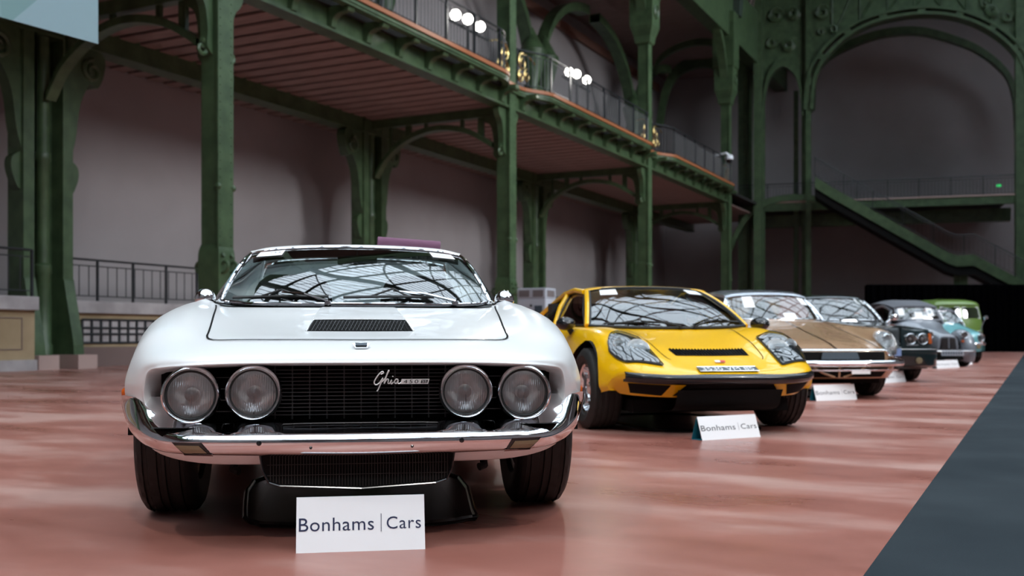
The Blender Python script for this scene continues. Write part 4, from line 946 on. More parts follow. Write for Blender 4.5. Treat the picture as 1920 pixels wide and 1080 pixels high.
# black front bumper blade
bp_ = [(0, -.846, .405), (.2, -.842, .405), (.36, -.828, .406), (.5, -.795, .410), (.62, -.73, .416), (.70, -.645, .423), (.715, -.62, .424)]
full = catmull(mirror(bp_[::-1]) + bp_[1:], 5)
rows_ = [[(p[0], p[1] + dy, p[2] + dz) for p in full] for dy, dz in ((.045, .030), (.0, .018), (-.012, .0), (-.004, -.026), (.04, -.045), (.045, .030))]
MB().grid(rows_).build('bumper', 'black_gloss', Y, True, 60)
# glass headlight covers with two lamps behind each
for s in (-1, 1):
    lo = [(s * .74, -.36, 0), (s * .715, -.46, 0), (s * .68, -.55, 0), (s * .45, -.665, 0)]
    hi = [(s * .725, -.27, 0), (s * .68, -.17, 0), (s * .62, -.13, 0), (s * .48, -.175, 0)]
    bz = patch(yb_, lo, hi, 16, 14, .003).build('lamp_recess', 'lamp_dark', Y, True)
    ctr_ = Vector((s * .60, -.38, 0))
    grow = lambda P, k: [tuple(ctr_ + (Vector(p) - ctr_) * k) for p in P]
    lp = [lo[0], hi[0], hi[1], hi[2], hi[3], (s * .465, -.42, 0), lo[3], lo[2], lo[1], lo[0]]
    ribbon(yb_, resample(grow(lp, 1.02), 60), .012, .012, n=70).build('lamp_seal', 'black_rubber', Y)
    for (x, y_, r) in ((.545, -.40, .083), (.675, -.335, .045)):
        p, nn = drop(yb_, (s * x, y_, 0)); h = MB().lathe([(r, .0), (r * .97, -.008), (r * .9, -.004), (r * .7, .01), (r * .3, .02), (.001, .022)], 28, 'y').build('lamp', 'lamp_bowl', Y, True, loc=p + Vector((0, -.012, .008))); h.rotation_euler = (-.75, 0, 0)
        MB().lathe([(.001, -.022), (r * .6, -.018), (r * .95, -.006)], 28, 'y').build('lens', 'lamp_glass', h, True)
    patch(yb_, lo, hi, 16, 14, .020, thick=.01).build('lamp_cover', 'lamp_cover', Y, True, 70)
# bonnet vent, panel lines, badge and plate
vl = [(-.282, -.47, 0), (.282, -.47, 0)]; vh = [(-.295, -.33, 0), (.295, -.33, 0)]
vt = patch(yb_, vl, vh, 12, 6, .003).build('bonnet_vent', 'black_matt', Y)
for i in range(24):
    x = -.27 + .54 * i / 23; a = drop(yb_, (x, -.465, 0))[0] + Vector((0, 0, .008)); b = drop(yb_, (x * 1.04, -.335, 0))[0] + Vector((0, 0, .008))
    MB().tube([a, b], .005, 4).build('vent_fin', 'black_gloss', vt)
for s in (-1, 1): ribbon(yb_, catmull([(s * .46, .30, 0), (s * .42, 0, 0), (s * .40, -.3, 0), (s * .375, -.5, 0), (s * .35, -.55, 0)], 4), .006, .003).build('shut_line', 'black_matt', Y)
p, nn = drop(yb_, (0, -.60, 0))
for s in (-1, 1):
    bd = MB().prism([(p.x + s * .018 + x, p.y + y_, p.z + .012 + y_ * .4) for x, y_ in ((-.02, -.012), (.02, -.012), (.022, .014), (-.018, .014))], nn * .003).build('flag_badge', 'flag_red' if s > 0 else 'paper', Y); bd.rotation_euler = (0, 0, 0)
a, b = [(-.22, -.775, 0), (.22, -.775, 0)], [(-.22, -.70, 0), (.22, -.70, 0)]
pa, pb, pc, pd = (drop(yb_, q)[0] + Vector((0, -.004, .008)) for q in (a[0], a[1], b[1], b[0])); nrm = (pb - pa).cross(pd - pa).normalized()
pl = MB().prism([pa, pb, pc, pd], nrm * .004).build('number_plate', 'plate_dark', Y)
letters('plate_lettering', 'plate', 'ink_white', pl, (pa + pc) / 2 + nrm * .006, (1, 0, 0), pd - pa, .385, (pd - pa).length * .72)
MB().tube([q + nrm * .004 for q in (pa, pb, pc, pd)], .003, 4, closed=True).build('plate_rim', 'dull_metal', pl)
# lower air intakes
patch(yb_, [(-.40, 0, .285), (.40, 0, .285)], [(-.325, 0, .362), (.325, 0, .362)], 20, 6, .004, (0, 1, 0)).build('centre_intake', 'black_matt', Y)
MB().grid(catmull([[(x, y_, z) for x in (-.39, -.35, 0, .35, .39)] for y_, z in ((-.80, .325), (-.775, .285), (-.72, .20), (-.55, .165), (-.2, .16))], 3)).build('chin', 'black_matt', Y, True)
for s in (-1, 1):
    patch(yb_, [(s * .47, 0, .285), (s * .65, 0, .300)], [(s * .43 if s < 0 else s * .43, 0, .360), (s * .685, 0, .372)], 10, 5, .004, (0, 1, 0)).build('side_intake', 'black_matt', Y)
MB().box(-.6, .6, -.45, 2.9, .15, .24).build('underbody', 'black_matt', Y)
# greenhouse
b_ = [(-.665, .46, .782), (-.5, .36, .774), (-.25, .315, .766), (0, .305, .764), (.25, .315, .766), (.5, .36, .774), (.665, .46, .782)]
t_ = [(-.50, 1.06, 1.085), (-.4, 1.01, 1.102), (-.2, .975, 1.112), (0, .965, 1.114), (.2, .975, 1.112), (.4, 1.01, 1.102), (.50, 1.06, 1.085)]
_, YG = screen(Y, 'windscreen', b_, t_, (0, -.015, .028), frame='black_rubber', fr=.014)
rf = []
for dy, wx, dz, ed in ((-.01, 1.02, .006, 0), (.03, 1.03, .016, .0), (.3, 1.06, .026, .01), (.6, 1.05, .01, .01), (1.0, 1.06, -.075, .01), (1.4, 1.12, -.19, 0)):
    rf.append([(p[0] * wx, p[1] + dy, p[2] + dz - (abs(p[0]) > .45) * ed) for p in t_])
R_ = np.array([catmull(r, 5) for r in rf]); R_ = np.array([catmull(R_[:, j], 4) for j in range(R_.shape[1])]); MB().grid(R_).build('roof', 'yellow_paint', Y, True, 70)
for s in (-1, 1):
    e = 0 if s < 0 else -1
    MB().tube([Vector(YG[i][e]) + Vector((s * .018, .015, 0)) for i in range(14)], .022, 8).build('pillar', 'yellow_paint', Y, True)
    bl = [(s * .69, .50, .785), (s * .715, .9, .79), (s * .725, 1.3, .795)]; tl = [(s * .525, 1.10, 1.075), (s * .535, 1.3, 1.088), (s * .54, 1.5, 1.075)]
    screen(Y, 'door_window', bl, tl, (s * .015, 0, 0), 'dark_glass', frame='black_rubber', fr=.009)
    bl = [(s * .728, 1.36, .80), (s * .725, 1.7, .81), (s * .70, 2.1, .835)]; tl = [(s * .545, 1.56, 1.068), (s * .55, 1.7, 1.05), (s * .58, 2.0, .97)]
    screen(Y, 'quarter_window', bl, tl, (s * .01, 0, 0), 'dark_glass', frame='black_rubber', fr=.009)
    MB().tube([(s * .735, 1.33, .79), (s * .66, 1.43, .95), (s * .555, 1.53, 1.085)], .024, 8).build('roof_pillar', 'yellow_paint', Y, True)
    MB().tube([(s * .545, 1.06, 1.08), (s * .56, 1.3, 1.105), (s * .565, 1.6, 1.085), (s * .60, 2.05, .98), (s * .66, 2.4, .86)], .022, 8).build('roof_rail', 'yellow_paint', Y, True)
    mr = MB().lathe([(.001, -.10), (.04, -.09), (.062, -.04), (.066, .01), (.055, .015)], 20, 'y').build('door_mirror', 'black_gloss', Y, True, 60, loc=(s * .84, .55, .80)); mr.scale = (1.2, 1, .85)
    MB().tube([(-s * .02, .0, -.04), (-s * .06, .02, -.10)], [.02, .028], 8).build('mirror_stalk', 'black_rubber', mr, True)
    MB().lathe([(.05, .016), (.001, .017)], 16, 'y').build('mirror_glass', 'chrome', mr)
    well(Y, s * .82, 0, .31, .357, .3); well(Y, s * .82, 2.35, .32, .362, .3)
    wheel(Y, s * .735, 0, .305, .235, .19, 'rows', .0); wheel(Y, s * .735, 2.35, .315, .25, .19, 'rows')
    seat(Y, s * .36, 1.25, .36, 'red_leather')
MB().grid(catmull([[(x, y_, z) for x in (-.66, -.3, 0, .3, .66)] for y_, z in ((.40, .752), (.62, .765), (.74, .74), (.76, .55))], 4)).build('dashboard', 'interior', Y, True)
MB().box(-.66, .66, .75, 1.9, .2, .3).box(-.66, .66, 1.75, 1.9, .3, 1.0).build('cabin_floor', 'interior', Y)
steering(Y, -.36, .85, .74)
wiper(Y, on_ws(YG, .53, -.02), on_ws(YG, .30, .08), on_ws(YG, .08, .02), on_ws(YG, .42, .07), 'black_rubber')
wiper(Y, on_ws(YG, .62, -.02), on_ws(YG, .80, .10), on_ws(YG, .70, .10), on_ws(YG, .96, .06), 'black_rubber')
note(Y, YG, .085, .215, .76, .94, (('lot', .6, .75, .4, .2),), 'ink_grey'); note(Y, YG, .80, .93, .80, .95, (('notice1', .5, .66, .7, .2), ('notice2', .5, .36, .7, .2)), 'ink_grey')
tray([loc2w(Y, v) for v in ((-.36, -.40, 0), (0, -.50, 0), (.26, -.46, 0), (.42, -.3, 0), (.42, 1.0, 0), (-.42, 1.0, 0), (-.44, -.2, 0))], 0, 'black drip tray lying under the yellow coupe')
a, b = ground(1316, 826), ground(1425, 819); d = b - a
sign_card((a + b) / 2 + Vector((-d.y, d.x, 0)).normalized() * .05, math.atan2(d.y, d.x), d.length, .155, 'white folded name card in front of the yellow coupe', 'ink_grey', .36)
# ================================================================== further cars of the row
def R3(xs, ys, zs): return [(x, y, z) for x, y, z in zip(xs, ys, zs)]
def const(y): return [y] * 10
def lower_tub(car, half, y0, y1, z0=.17):
    MB().box(-half, half, y0, y1, z0, z0 + .1).build('underbody', 'black_matt', car)
def inner(car, half, y0, y1, zdash, seats=True):
    MB().grid(catmull([[(x, y, z) for x in (-half, -half / 2, 0, half / 2, half)] for y, z in ((y0, zdash), (y0 + .2, zdash + .01), (y0 + .3, zdash - .25))], 3)).build('dashboard', 'interior', car, True)
    MB().box(-half, half, y0 + .1, y1, .22, .3).build('cabin_floor', 'interior', car)
    if seats:
        for s in (-1, 1): seat(car, s * half * .52, y0 + .85, .40, 'interior', half * .36)
def blade(car, pts, prof, name, m_, n=5):                      # chrome blade swept along a plan line given for the right half
    full = catmull(mirror(pts[::-1]) + pts[1:], n)
    return MB().grid([[(p[0], p[1] + dy, p[2] + dz) for p in full] for dy, dz in prof]).build(name, m_, car, True, 60)
BL = ((.03, .035), (0, .03), (-.02, 0), (-.005, -.03), (.03, -.035), (.03, .035))

# ---- bronze saloon
D = empty('bronze_saloon', (-2.42, 12.46, 0), math.radians(124.5 - 90), 'bronze saloon with a silver roof, long sloping bonnet and glassed-in headlights', 'car')
X0 = [0, .2, .4, .55, .66, .74, .79, .82, .84, .845]
dr = [R3([x * .96 for x in X0], [-.78, -.78, -.76, -.72, -.66, -.58, -.5, -.44, -.40, -.38], [.23] * 6 + [.235, .24, .25, .26]),
 R3(X0, [-.85, -.85, -.83, -.79, -.72, -.64, -.55, -.48, -.44, -.42], [.33] * 6 + [.32, .31, .30, .28]),
 R3(X0, [-.86, -.86, -.84, -.80, -.74, -.66, -.57, -.50, -.45, -.42], [.46, .46, .46, .458, .45, .44, .42, .39, .35, .3]),
 R3(X0, [-.84, -.84, -.82, -.78, -.73, -.66, -.57, -.50, -.45, -.42], [.53, .53, .53, .528, .53, .55, .50, .43, .36, .3]),
 R3([0, .2, .4, .53, .63, .73, .80, .84, .86, .86], [-.76, -.76, -.74, -.71, -.68, -.61, -.52, -.46, -.42, -.4], [.565, .565, .563, .565, .63, .68, .58, .48, .38, .3]),
 R3([0, .2, .39, .52, .63, .74, .815, .85, .87, .87], [-.48, -.48, -.47, -.46, -.45, -.42, -.38, -.36, -.35, -.35], [.645, .643, .637, .64, .745, .775, .67, .5, .38, .28]),
 R3([0, .2, .39, .53, .64, .75, .83, .87, .885, .885], const(0), [.742, .74, .732, .735, .80, .802, .69, .5, .36, .25]),
 R3([0, .2, .40, .55, .66, .76, .84, .875, .89, .885], const(.5), [.848, .846, .838, .832, .848, .82, .69, .5, .36, .2]),
 R3([0, .2, .42, .58, .69, .77, .845, .88, .89, .885], [.78, .79, .82, .88, .9, .9, .9, .9, .9, .9], [.902, .9, .895, .885, .88, .84, .69, .5, .34, .2]),
 R3([0, .2, .42, .62, .72, .78, .845, .88, .89, .88], const(1.2), [.84, .84, .84, .86, .885, .85, .69, .5, .34, .2]),
 R3([0, .2, .42, .60, .70, .77, .84, .87, .88, .87], const(2.9), [.84, .84, .84, .86, .885, .85, .69, .5, .34, .2]),
 R3([0, .2, .42, .56, .64, .70, .76, .79, .80, .79], const(3.4), [.9, .9, .9, .89, .88, .83, .69, .5, .36, .26]),
 R3([0, .2, .36, .48, .56, .62, .66, .68, .68, .68], const(3.95), [.7, .7, .7, .69, .68, .64, .55, .46, .38, .3]),
 R3([0, .1, .2, .3, .4, .45, .5, .5, .5, .5], const(4.0), [.5] * 10)]
dm = shell(dr, 6, 5, skip=lambda i, h: 9 <= i < 10 and h < 3, arches=((0, .32, .36),)); dm.build('body', 'bronze_paint', D, True, 60); db = bvh_of(dm)
ribbon(db, [(0, .75, 0), (0, .2, 0), (0, -.3, 0), (0, -.80, 0)], .022, .006).build('bonnet_strip', 'chrome', D)
for s in (-1, 1): ribbon(db, catmull([(s * .56, .85, 0), (s * .53, .4, 0), (s * .52, 0, 0), (s * .52, -.45, 0), (s * .53, -.78, 0)], 4), .008, .004).build('shut_line', 'black_matt', D)
blade(D, [(0, -.93, .40), (.3, -.925, .40), (.55, -.88, .40), (.74, -.78, .402), (.86, -.66, .404), (.91, -.52, .405)], BL, 'front_bumper', 'chrome')
blade(D, [(0, -.905, .325), (.3, -.90, .325), (.55, -.86, .325), (.72, -.76, .327), (.80, -.66, .33)], [(a * .5, b * .35) for a, b in BL], 'lower_bumper_strip', 'chrome')
blade(D, [(0, -.875, .545), (.3, -.87, .545), (.50, -.835, .545), (.55, -.82, .545)], [(a * .5, b * .35) for a, b in BL], 'grille_strip', 'chrome')
patch(db, [(-.56, 0, .425), (.56, 0, .425)], [(-.56, 0, .525), (.56, 0, .525)], 24, 5, .005, (0, 1, 0)).build('upper_intake', 'black_matt', D)
patch(db, [(-.55, 0, .25), (.55, 0, .25)], [(-.62, 0, .355), (.62, 0, .355)], 24, 5, .005, (0, 1, 0)).build('lower_intake', 'black_matt', D)
for s in (-1, 0, 1): MB().tube([(s * .3, -.875, .36), (s * .2, -.87, .30), (s * .05, -.86, .25)], .012, 5).build('intake_strut', 'bronze_paint', D)
MB().prism([(-.22, -.90, .445), (.22, -.90, .445), (.20, -.885, .52), (-.20, -.885, .52)], (0, .01, 0)).build('blank_plate', 'plate_dark', D, bevel=.003)
MB().prism([(.12, -.92, .285), (.34, -.905, .285), (.34, -.905, .325), (.12, -.92, .325)], (0, .01, 0)).build('badge_plate', 'paper', D)
for s in (-1, 1):
    el = lambda k, z: [(s * (.655 + k * .085 * math.cos(a)), 0, .60 + z * math.sin(a)) for a in (0,)]
    ts = np.linspace(math.pi, 0, 12)
    lo = [(s * (.66 + .092 * math.cos(t)), 0, .605 - .125 * math.sin(t)) for t in ts]; hi = [(s * (.66 + .092 * math.cos(t)), 0, .605 + .135 * math.sin(t)) for t in ts]
    patch(db, lo, hi, 12, 8, .006, (0, 1, 0)).build('lamp_recess', 'dull_metal', D, True)
    ring = [Vector(drop(db, q, (0, 1, 0))[0]) + Vector((0, -.02, 0)) for q in lo + hi[::-1][1:-1]]
    MB().tube(ring, .012, 6, closed=True).build('lamp_bezel', 'chrome', D, True)
    for z, r in ((.665, .062), (.545, .052)): round_lamp(D, (s * .665, drop(db, (s * .665, 0, z), (0, 1, 0))[0].y - .012, z), r, r * .85, 'lamp')
    patch(db, lo, hi, 12, 8, .035, (0, 1, 0), .02).build('lamp_cover', 'lamp_glass', D, True)
    MB().tube([(s * .80, -.66, .44), (s * .72, -.76, .44), (s * .6, -.83, .43)], .022, 6).build('bumper_horn', 'chrome', D, True)
    well(D, s * .84, 0, .32, .36, .3); wheel(D, s * .755, 0, .33, .19, .19, 'steel'); wheel(D, s * .68, 3.1, .33, .18, .19, 'steel')
    bl = [(s * .66, 1.0, .89), (s * .74, 1.6, .89), (s * .72, 2.7, .89)]; tl = [(s * .52, 1.32, 1.20), (s * .56, 1.8, 1.24), (s * .52, 2.6, 1.20)]
    screen(D, 'side_window', bl, tl, (s * .02, 0, 0), 'dark_glass', frame='chrome', fr=.014)
b_ = [(-.59, .98, .905), (-.47, .87, .905), (-.25, .80, .907), (0, .78, .908), (.25, .80, .907), (.47, .87, .905), (.59, .98, .905)]
t_ = [(-.52, 1.30, 1.19), (-.4, 1.25, 1.212), (-.2, 1.21, 1.225), (0, 1.20, 1.228), (.2, 1.21, 1.225), (.4, 1.25, 1.212), (.52, 1.30, 1.19)]
_, DG = screen(D, 'windscreen', b_, t_, (0, -.02, .01), frame='chrome', fr=.012)
rf = [[(p[0] * wx, p[1] + dy, p[2] + dz - (abs(p[0]) > .45) * ed) for p in t_] for dy, wx, dz, ed in ((-.02, 1.03, .004, 0), (.05, 1.05, .04, .005), (.4, 1.12, .085, .02), (.9, 1.12, .085, .02), (1.5, 1.0, .02, 0), (2.0, .9, -.18, 0))]
R_ = np.array([catmull(r, 5) for r in rf]); R_ = np.array([catmull(R_[:, j], 4) for j in range(R_.shape[1])]); MB().grid(R_).build('roof', 'silver_roof', D, True, 70)
for s in (-1, 1): MB().tube([Vector(DG[i][0 if s < 0 else -1]) + Vector((s * .01, .015, 0)) for i in range(14)], .016, 8).build('pillar', 'chrome', D, True)
inner(D, .62, .85, 3.0, .88); steering(D, -.34, 1.15, .92); lower_tub(D, .6, -.6, 3.7)
note(D, DG, .17, .285, .45, .93, (('lot', .6, .8, .4, .1),), 'ink_grey'); note(D, DG, .85, .95, .60, .92, (('notice1', .5, .66, .7, .12), ('notice2', .5, .4, .7, .12)), 'ink_grey'); note(D, DG, .55, .68, .02, .22, (('lot', .5, .5, .4, .4),), 'ink_grey')
tray([loc2w(D, v) for v in ((-.36, -.40, 0), (0, -.50, 0), (.26, -.46, 0), (.42, -.3, 0), (.42, 1.0, 0), (-.42, 1.0, 0), (-.44, -.2, 0))], 0, 'black drip tray lying under the bronze saloon')

# ---- dark green saloon
B = empty('dark_green_saloon', (-2.53, 17.30, 0), math.radians(119.5 - 90), 'large dark green saloon with a mesh grille and paired round headlights', 'car')
XB_ = [0, .2, .32, .5, .68, .82, .89, .915, .92, .92]
gr_ = [R3([x * .95 for x in XB_], [-.80, -.80, -.79, -.78, -.75, -.68, -.60, -.5, -.45, -.42], [.2] * 6 + [.22, .24, .26, .28]),
 R3(XB_, [-.86, -.86, -.85, -.83, -.79, -.72, -.62, -.52, -.46, -.42], [.36] * 6 + [.35, .34, .32, .3]),
 R3(XB_, [-.86, -.86, -.84, -.81, -.77, -.70, -.62, -.52, -.46, -.42], [.53] * 6 + [.5, .45, .38, .32]),
 R3(XB_, [-.84, -.84, -.83, -.79, -.75, -.69, -.61, -.52, -.46, -.42], [.70, .70, .69, .68, .68, .68, .62, .5, .4, .33]),
 R3(XB_, [-.82, -.82, -.80, -.75, -.71, -.65, -.58, -.50, -.46, -.42], [.845, .84, .825, .80, .795, .78, .70, .52, .42, .34]),
 R3(XB_, [-.74, -.74, -.72, -.66, -.62, -.57, -.52, -.48, -.45, -.42], [.865, .86, .845, .82, .815, .80, .71, .54, .42, .34]),
 R3(XB_, const(0), [.905, .90, .89, .875, .865, .84, .74, .55, .4, .25]),
 R3(XB_, const(.62), [.95, .945, .94, .93, .915, .88, .76, .55, .38, .2]),
 R3(XB_, const(.9), [.9, .9, .9, .92, .93, .90, .77, .55, .38, .2]),
 R3(XB_, const(2.8), [.9, .9, .9, .94, .95, .91, .78, .55, .38, .2]),
 R3(XB_, const(3.3), [.98, .98, .975, .96, .95, .91, .78, .55, .38, .25]),
 R3([x * .97 for x in XB_], const(4.2), [.9, .9, .9, .89, .87, .83, .7, .55, .42, .35]),
 R3([x * .6 for x in XB_], const(4.25), [.6] * 10)]
bm_ = shell(gr_, 6, 4, skip=lambda i, h: 8 <= i < 9 and h < 3, arches=((0, .34, .385),)); bm_.build('body', 'green_black_paint', B, True, 55); bb = bvh_of(bm_)
g = patch(bb, [(-.30, 0, .535), (.30, 0, .535)], [(-.30, 0, .825), (.30, 0, .825)], 10, 8, .006, (0, 1, 0)).build('grille', 'black_matt', B)
gp_ = [Vector(drop(bb, q, (0, 1, 0))[0]) + Vector((0, -.012, 0)) for q in ((-.31, 0, .53), (.31, 0, .53), (.31, 0, .832), (-.31, 0, .832))]
MB().tube(gp_, .016, 6, closed=True).build('grille_surround', 'green_black_paint', g, True)
for i in range(-9, 22):
    for s in (-1, 1):
        x0 = -.30 + i * .03; a, b = (x0, .535), (x0 + s * .26, .82)
        pts = [(x0 + s * .26 * t, .535 + .285 * t) for t in np.linspace(0, 1, 9)]; pts = [p for p in pts if abs(p[0]) < .30]
        if len(pts) > 1: MB().tube([Vector(drop(bb, (p[0], 0, p[1]), (0, 1, 0))[0]) + Vector((0, -.012, 0)) for p in pts], .003, 3, False).build('mesh_wire', 'dull_metal', g)
for s in (-1, 1):
    for x, r in ((.47, .088), (.675, .088)): round_lamp(B, (s * x, drop(bb, (s * x, 0, .655), (0, 1, 0))[0].y - .03, .655), r, r * .86)
    patch(bb, [(s * .79, 0, .58), (s * .875, 0, .58)], [(s * .79, 0, .735), (s * .865, 0, .735)], 5, 5, .012, (0, 1, 0), .01).build('indicator', 'amber', B, True)
    patch(bb, [(s * .40, 0, .555), (s * .60, 0, .555)], [(s * .40, 0, .57), (s * .60, 0, .57)], 5, 3, .012, (0, 1, 0), .008).build('lamp_wiper', 'chrome', B)
    well(B, s * .88, 0, .34, .385, .34); wheel(B, s * .775, 0, .34, .235, .2, 'steel'); wheel(B, s * .775, 3.06, .34, .235, .2, 'steel')
    screen(B, 'side_window', [(s * .76, .95, .935), (s * .80, 1.8, .94), (s * .76, 2.8, .95)], [(s * .60, 1.42, 1.30), (s * .64, 1.9, 1.36), (s * .60, 2.6, 1.33)], (s * .02, 0, 0), 'dark_glass', frame='chrome', fr=.014)
    mr = MB().lathe([(.001, -.08), (.05, -.07), (.075, -.02), (.07, .03)], 16, 'y').build('door_mirror', 'chrome', B, True, loc=(s * .90, .82, 1.02)); mr.scale = (1.1, 1, .75)
    MB().tube([(-s * .03, 0, -.03), (-s * .10, .02, -.12)], .02, 6).build('mirror_stalk', 'chrome', mr)
    MB().lathe([(.001, -.012), (.045, -.01), (.05, .01)], 16, 'y', (0, 0, 0)).build('fog_lamp', 'cream_lens', B, True, loc=(s * .55, -.945, .33))
    patch(bb, [(s * .3, 0, .45), (s * .36, 0, .45)], [(s * .3, 0, .48), (s * .36, 0, .48)], 3, 3, .09, (0, 1, 0)).build('lamp_washer', 'black_gloss', B)
blade(B, [(0, -.95, .45), (.4, -.945, .45), (.7, -.90, .45), (.88, -.80, .45), (.95, -.62, .45)], ((.08, .075), (.0, .065), (-.015, 0), (0, -.07), (.02, -.2), (.08, -.22), (.08, .075)), 'front_bumper', 'green_black_paint')
blade(B, [(0, -.968, .50), (.4, -.963, .50), (.7, -.918, .50), (.89, -.815, .50), (.96, -.62, .50)], [(a * .2, b * .15) for a, b in BL], 'bumper_strip', 'dull_metal')
pl = MB().box(-.26, .26, -.975, -.965, .40, .51).build('number_plate', 'plate_blue', B)
for i in range(7): MB().box(-.21 + i * .06, -.175 + i * .06, -.979, -.974, .425, .485).build('plate_mark', 'ink_navy', pl)
b_ = [(-.70, .86, .955), (-.55, .74, .957), (-.28, .68, .96), (0, .665, .96), (.28, .68, .96), (.55, .74, .957), (.70, .86, .955)]
t_ = [(-.58, 1.38, 1.30), (-.45, 1.30, 1.335), (-.22, 1.26, 1.35), (0, 1.25, 1.355), (.22, 1.26, 1.35), (.45, 1.30, 1.335), (.58, 1.38, 1.30)]
_, BG = screen(B, 'windscreen', b_, t_, (0, -.02, .02), frame='chrome', fr=.014)
rf = [[(p[0] * wx, p[1] + dy, p[2] + dz - (abs(p[0]) > .5) * ed) for p in t_] for dy, wx, dz, ed in ((-.02, 1.03, .004, 0), (.05, 1.05, .03, .005), (.4, 1.1, .07, .02), (1.0, 1.1, .07, .02), (1.5, 1.05, .0, 0), (2.0, 1.0, -.28, 0))]
R_ = np.array([catmull(r, 5) for r in rf]); R_ = np.array([catmull(R_[:, j], 4) for j in range(R_.shape[1])]); MB().grid(R_).build('roof', 'green_black_paint', B, True, 70)
for s in (-1, 1): MB().tube([Vector(BG[i][0 if s < 0 else -1]) + Vector((s * .015, .02, 0)) for i in range(14)], .022, 8).build('pillar', 'dull_metal', B, True)
inner(B, .7, .75, 3.0, .93); steering(B, .36, 1.1, .96); lower_tub(B, .65, -.6, 3.9)
wiper(B, on_ws(BG, .45, -.02), on_ws(BG, .7, .12), on_ws(BG, .5, .05), on_ws(BG, .92, .05), 'black_rubber')
note(B, BG, .80, .93, .72, .95, (('notice1', .5, .66, .7, .2), ('notice2', .5, .36, .7, .2)), 'ink_grey'); note(B, BG, .03, .09, .6, .95, (('lot', .5, .5, .6, .2),), 'ink_grey')

# ---- grey economy car with soft top
V2 = empty('grey_soft_top_car', (-2.04, 25.63, 0), math.radians(125.5 - 90), 'grey economy car with a dark canvas roof and separate rounded wings', 'car')
hx = [0, .1, .2, .28, .34, .38, .40, .41, .41, .41]
cr_ = [R3([x * .55 for x in hx], const(-.42), [.40] * 10), R3([x * .62 for x in hx], const(-.43), [.66, .66, .65, .63, .60, .56, .5, .45, .42, .4]),
 R3([x * .64 for x in hx], const(-.38), [.735, .735, .725, .70, .66, .60, .52, .45, .42, .38]), R3([x * .8 for x in hx], const(-.1), [.83, .828, .81, .78, .73, .66, .55, .46, .4, .36]),
 R3([x * 1.1 for x in hx], const(.3), [.94, .935, .92, .89, .83, .74, .6, .48, .4, .34]), R3([x * 1.45 for x in hx], const(.62), [1.05, 1.045, 1.03, 1.0, .95, .84, .66, .5, .4, .3]),
 R3([x * 1.62 for x in hx], const(.8), [1.06, 1.06, 1.05, 1.03, .99, .88, .68, .5, .38, .28]), R3([x * 1.75 for x in hx], const(1.4), [.9, .9, .9, .98, 1.0, .92, .7, .5, .38, .25]),
 R3([x * 1.75 for x in hx], const(2.5), [.9, .9, .9, .98, 1.0, .92, .7, .5, .38, .25]), R3([x * 1.5 for x in hx], const(3.1), [.8, .8, .8, .8, .8, .75, .6, .5, .4, .3])]
cm = shell(cr_, 5, 4, skip=lambda i, h: 6 <= i < 8 and h < 3); cm.build('body', 'grey_paint', V2, True, 60); cb = bvh_of(cm)
g = patch(cb, [(-.20, 0, .41), (.20, 0, .41)], [(-.17, 0, .66), (.17, 0, .66)], 8, 6, .006, (0, 1, 0)).build('grille', 'black_matt', V2)
for i in range(7): MB().box(-.18, .18, -.455, -.448, .43 + i * .034, .438 + i * .034).build('grille_slat', 'dull_metal', g)
MB().tube([(0, -.46, .42), (0, -.455, .66)], .014, 5).build('grille_bar', 'grey_paint', g)
for s in (-1, 1):
    rows_ = []
    for a in np.linspace(-.55, math.pi + .1, 14):
        ro = []
        for k, (dx, dr_) in enumerate(((-.19, -.05), (-.16, .02), (-.05, .075), (.08, .06), (.145, 0), (.15, -.08))):
            ro.append((s * (.58 + dx), -.0 - (.36 + dr_) * math.cos(a), .36 + (.42 + dr_) * math.sin(a)))
        rows_.append(ro)
    MB().grid([catmull(r, 3) for r in rows_]).build('front_wing', 'grey_paint', V2, True, 60)
    wheel(V2, s * .63, 0, .30, .13, .19, 'steel'); wheel(V2, s * .63, 2.4, .30, .13, .19, 'steel')
    MB().tube([(s * .2, -.30, .70), (s * .42, -.34, .72)], .015, 6).build('lamp_bar', 'grey_paint', V2)
    h = round_lamp(V2, (s * .42, -.40, .725), .085, .075); MB().lathe([(.084, .03), (.07, .10), (.03, .15), (.001, .16)], 20, 'y').build('lamp_shell', 'grey_paint', h, True)
    MB().lathe([(.001, -.03), (.03, -.02), (.032, .02)], 12, 'y').build('indicator', 'amber', V2, True, loc=(s * .40, -.36, .58))
    bl = [(s * .68, .9, 1.0), (s * .72, 1.3, 1.0), (s * .72, 1.75, 1.0)]; tl = [(s * .58, 1.0, 1.30), (s * .60, 1.35, 1.42), (s * .60, 1.7, 1.38)]
    screen(V2, 'door_window', bl, tl, (s * .02, 0, 0), 'dark_glass', frame='grey_paint', fr=.03)
    MB().tube([(s * .66, 1.28, 1.0), (s * .6, 1.33, 1.40)], .014, 6).build('window_post', 'grey_paint', V2)
b_ = [(-.56, .80, 1.075), (-.3, .77, 1.08), (0, .765, 1.082), (.3, .77, 1.08), (.56, .80, 1.075)]; t_ = [(-.52, .97, 1.36), (-.3, .94, 1.385), (0, .93, 1.39), (.3, .94, 1.385), (.52, .97, 1.36)]
_, CG = screen(V2, 'windscreen', b_, t_, (0, -.01, 0), frame='grey_paint', fr=.022)
rf = [[(p[0] * wx, p[1] + dy, p[2] + dz - (abs(p[0]) > .5) * ed) for p in t_] for dy, wx, dz, ed in ((-.03, 1.08, .005, 0), (.02, 1.12, .05, .02), (.4, 1.2, .165, .05), (.9, 1.22, .165, .05), (1.5, 1.18, .03, .02), (1.95, 1.1, -.3, 0))]
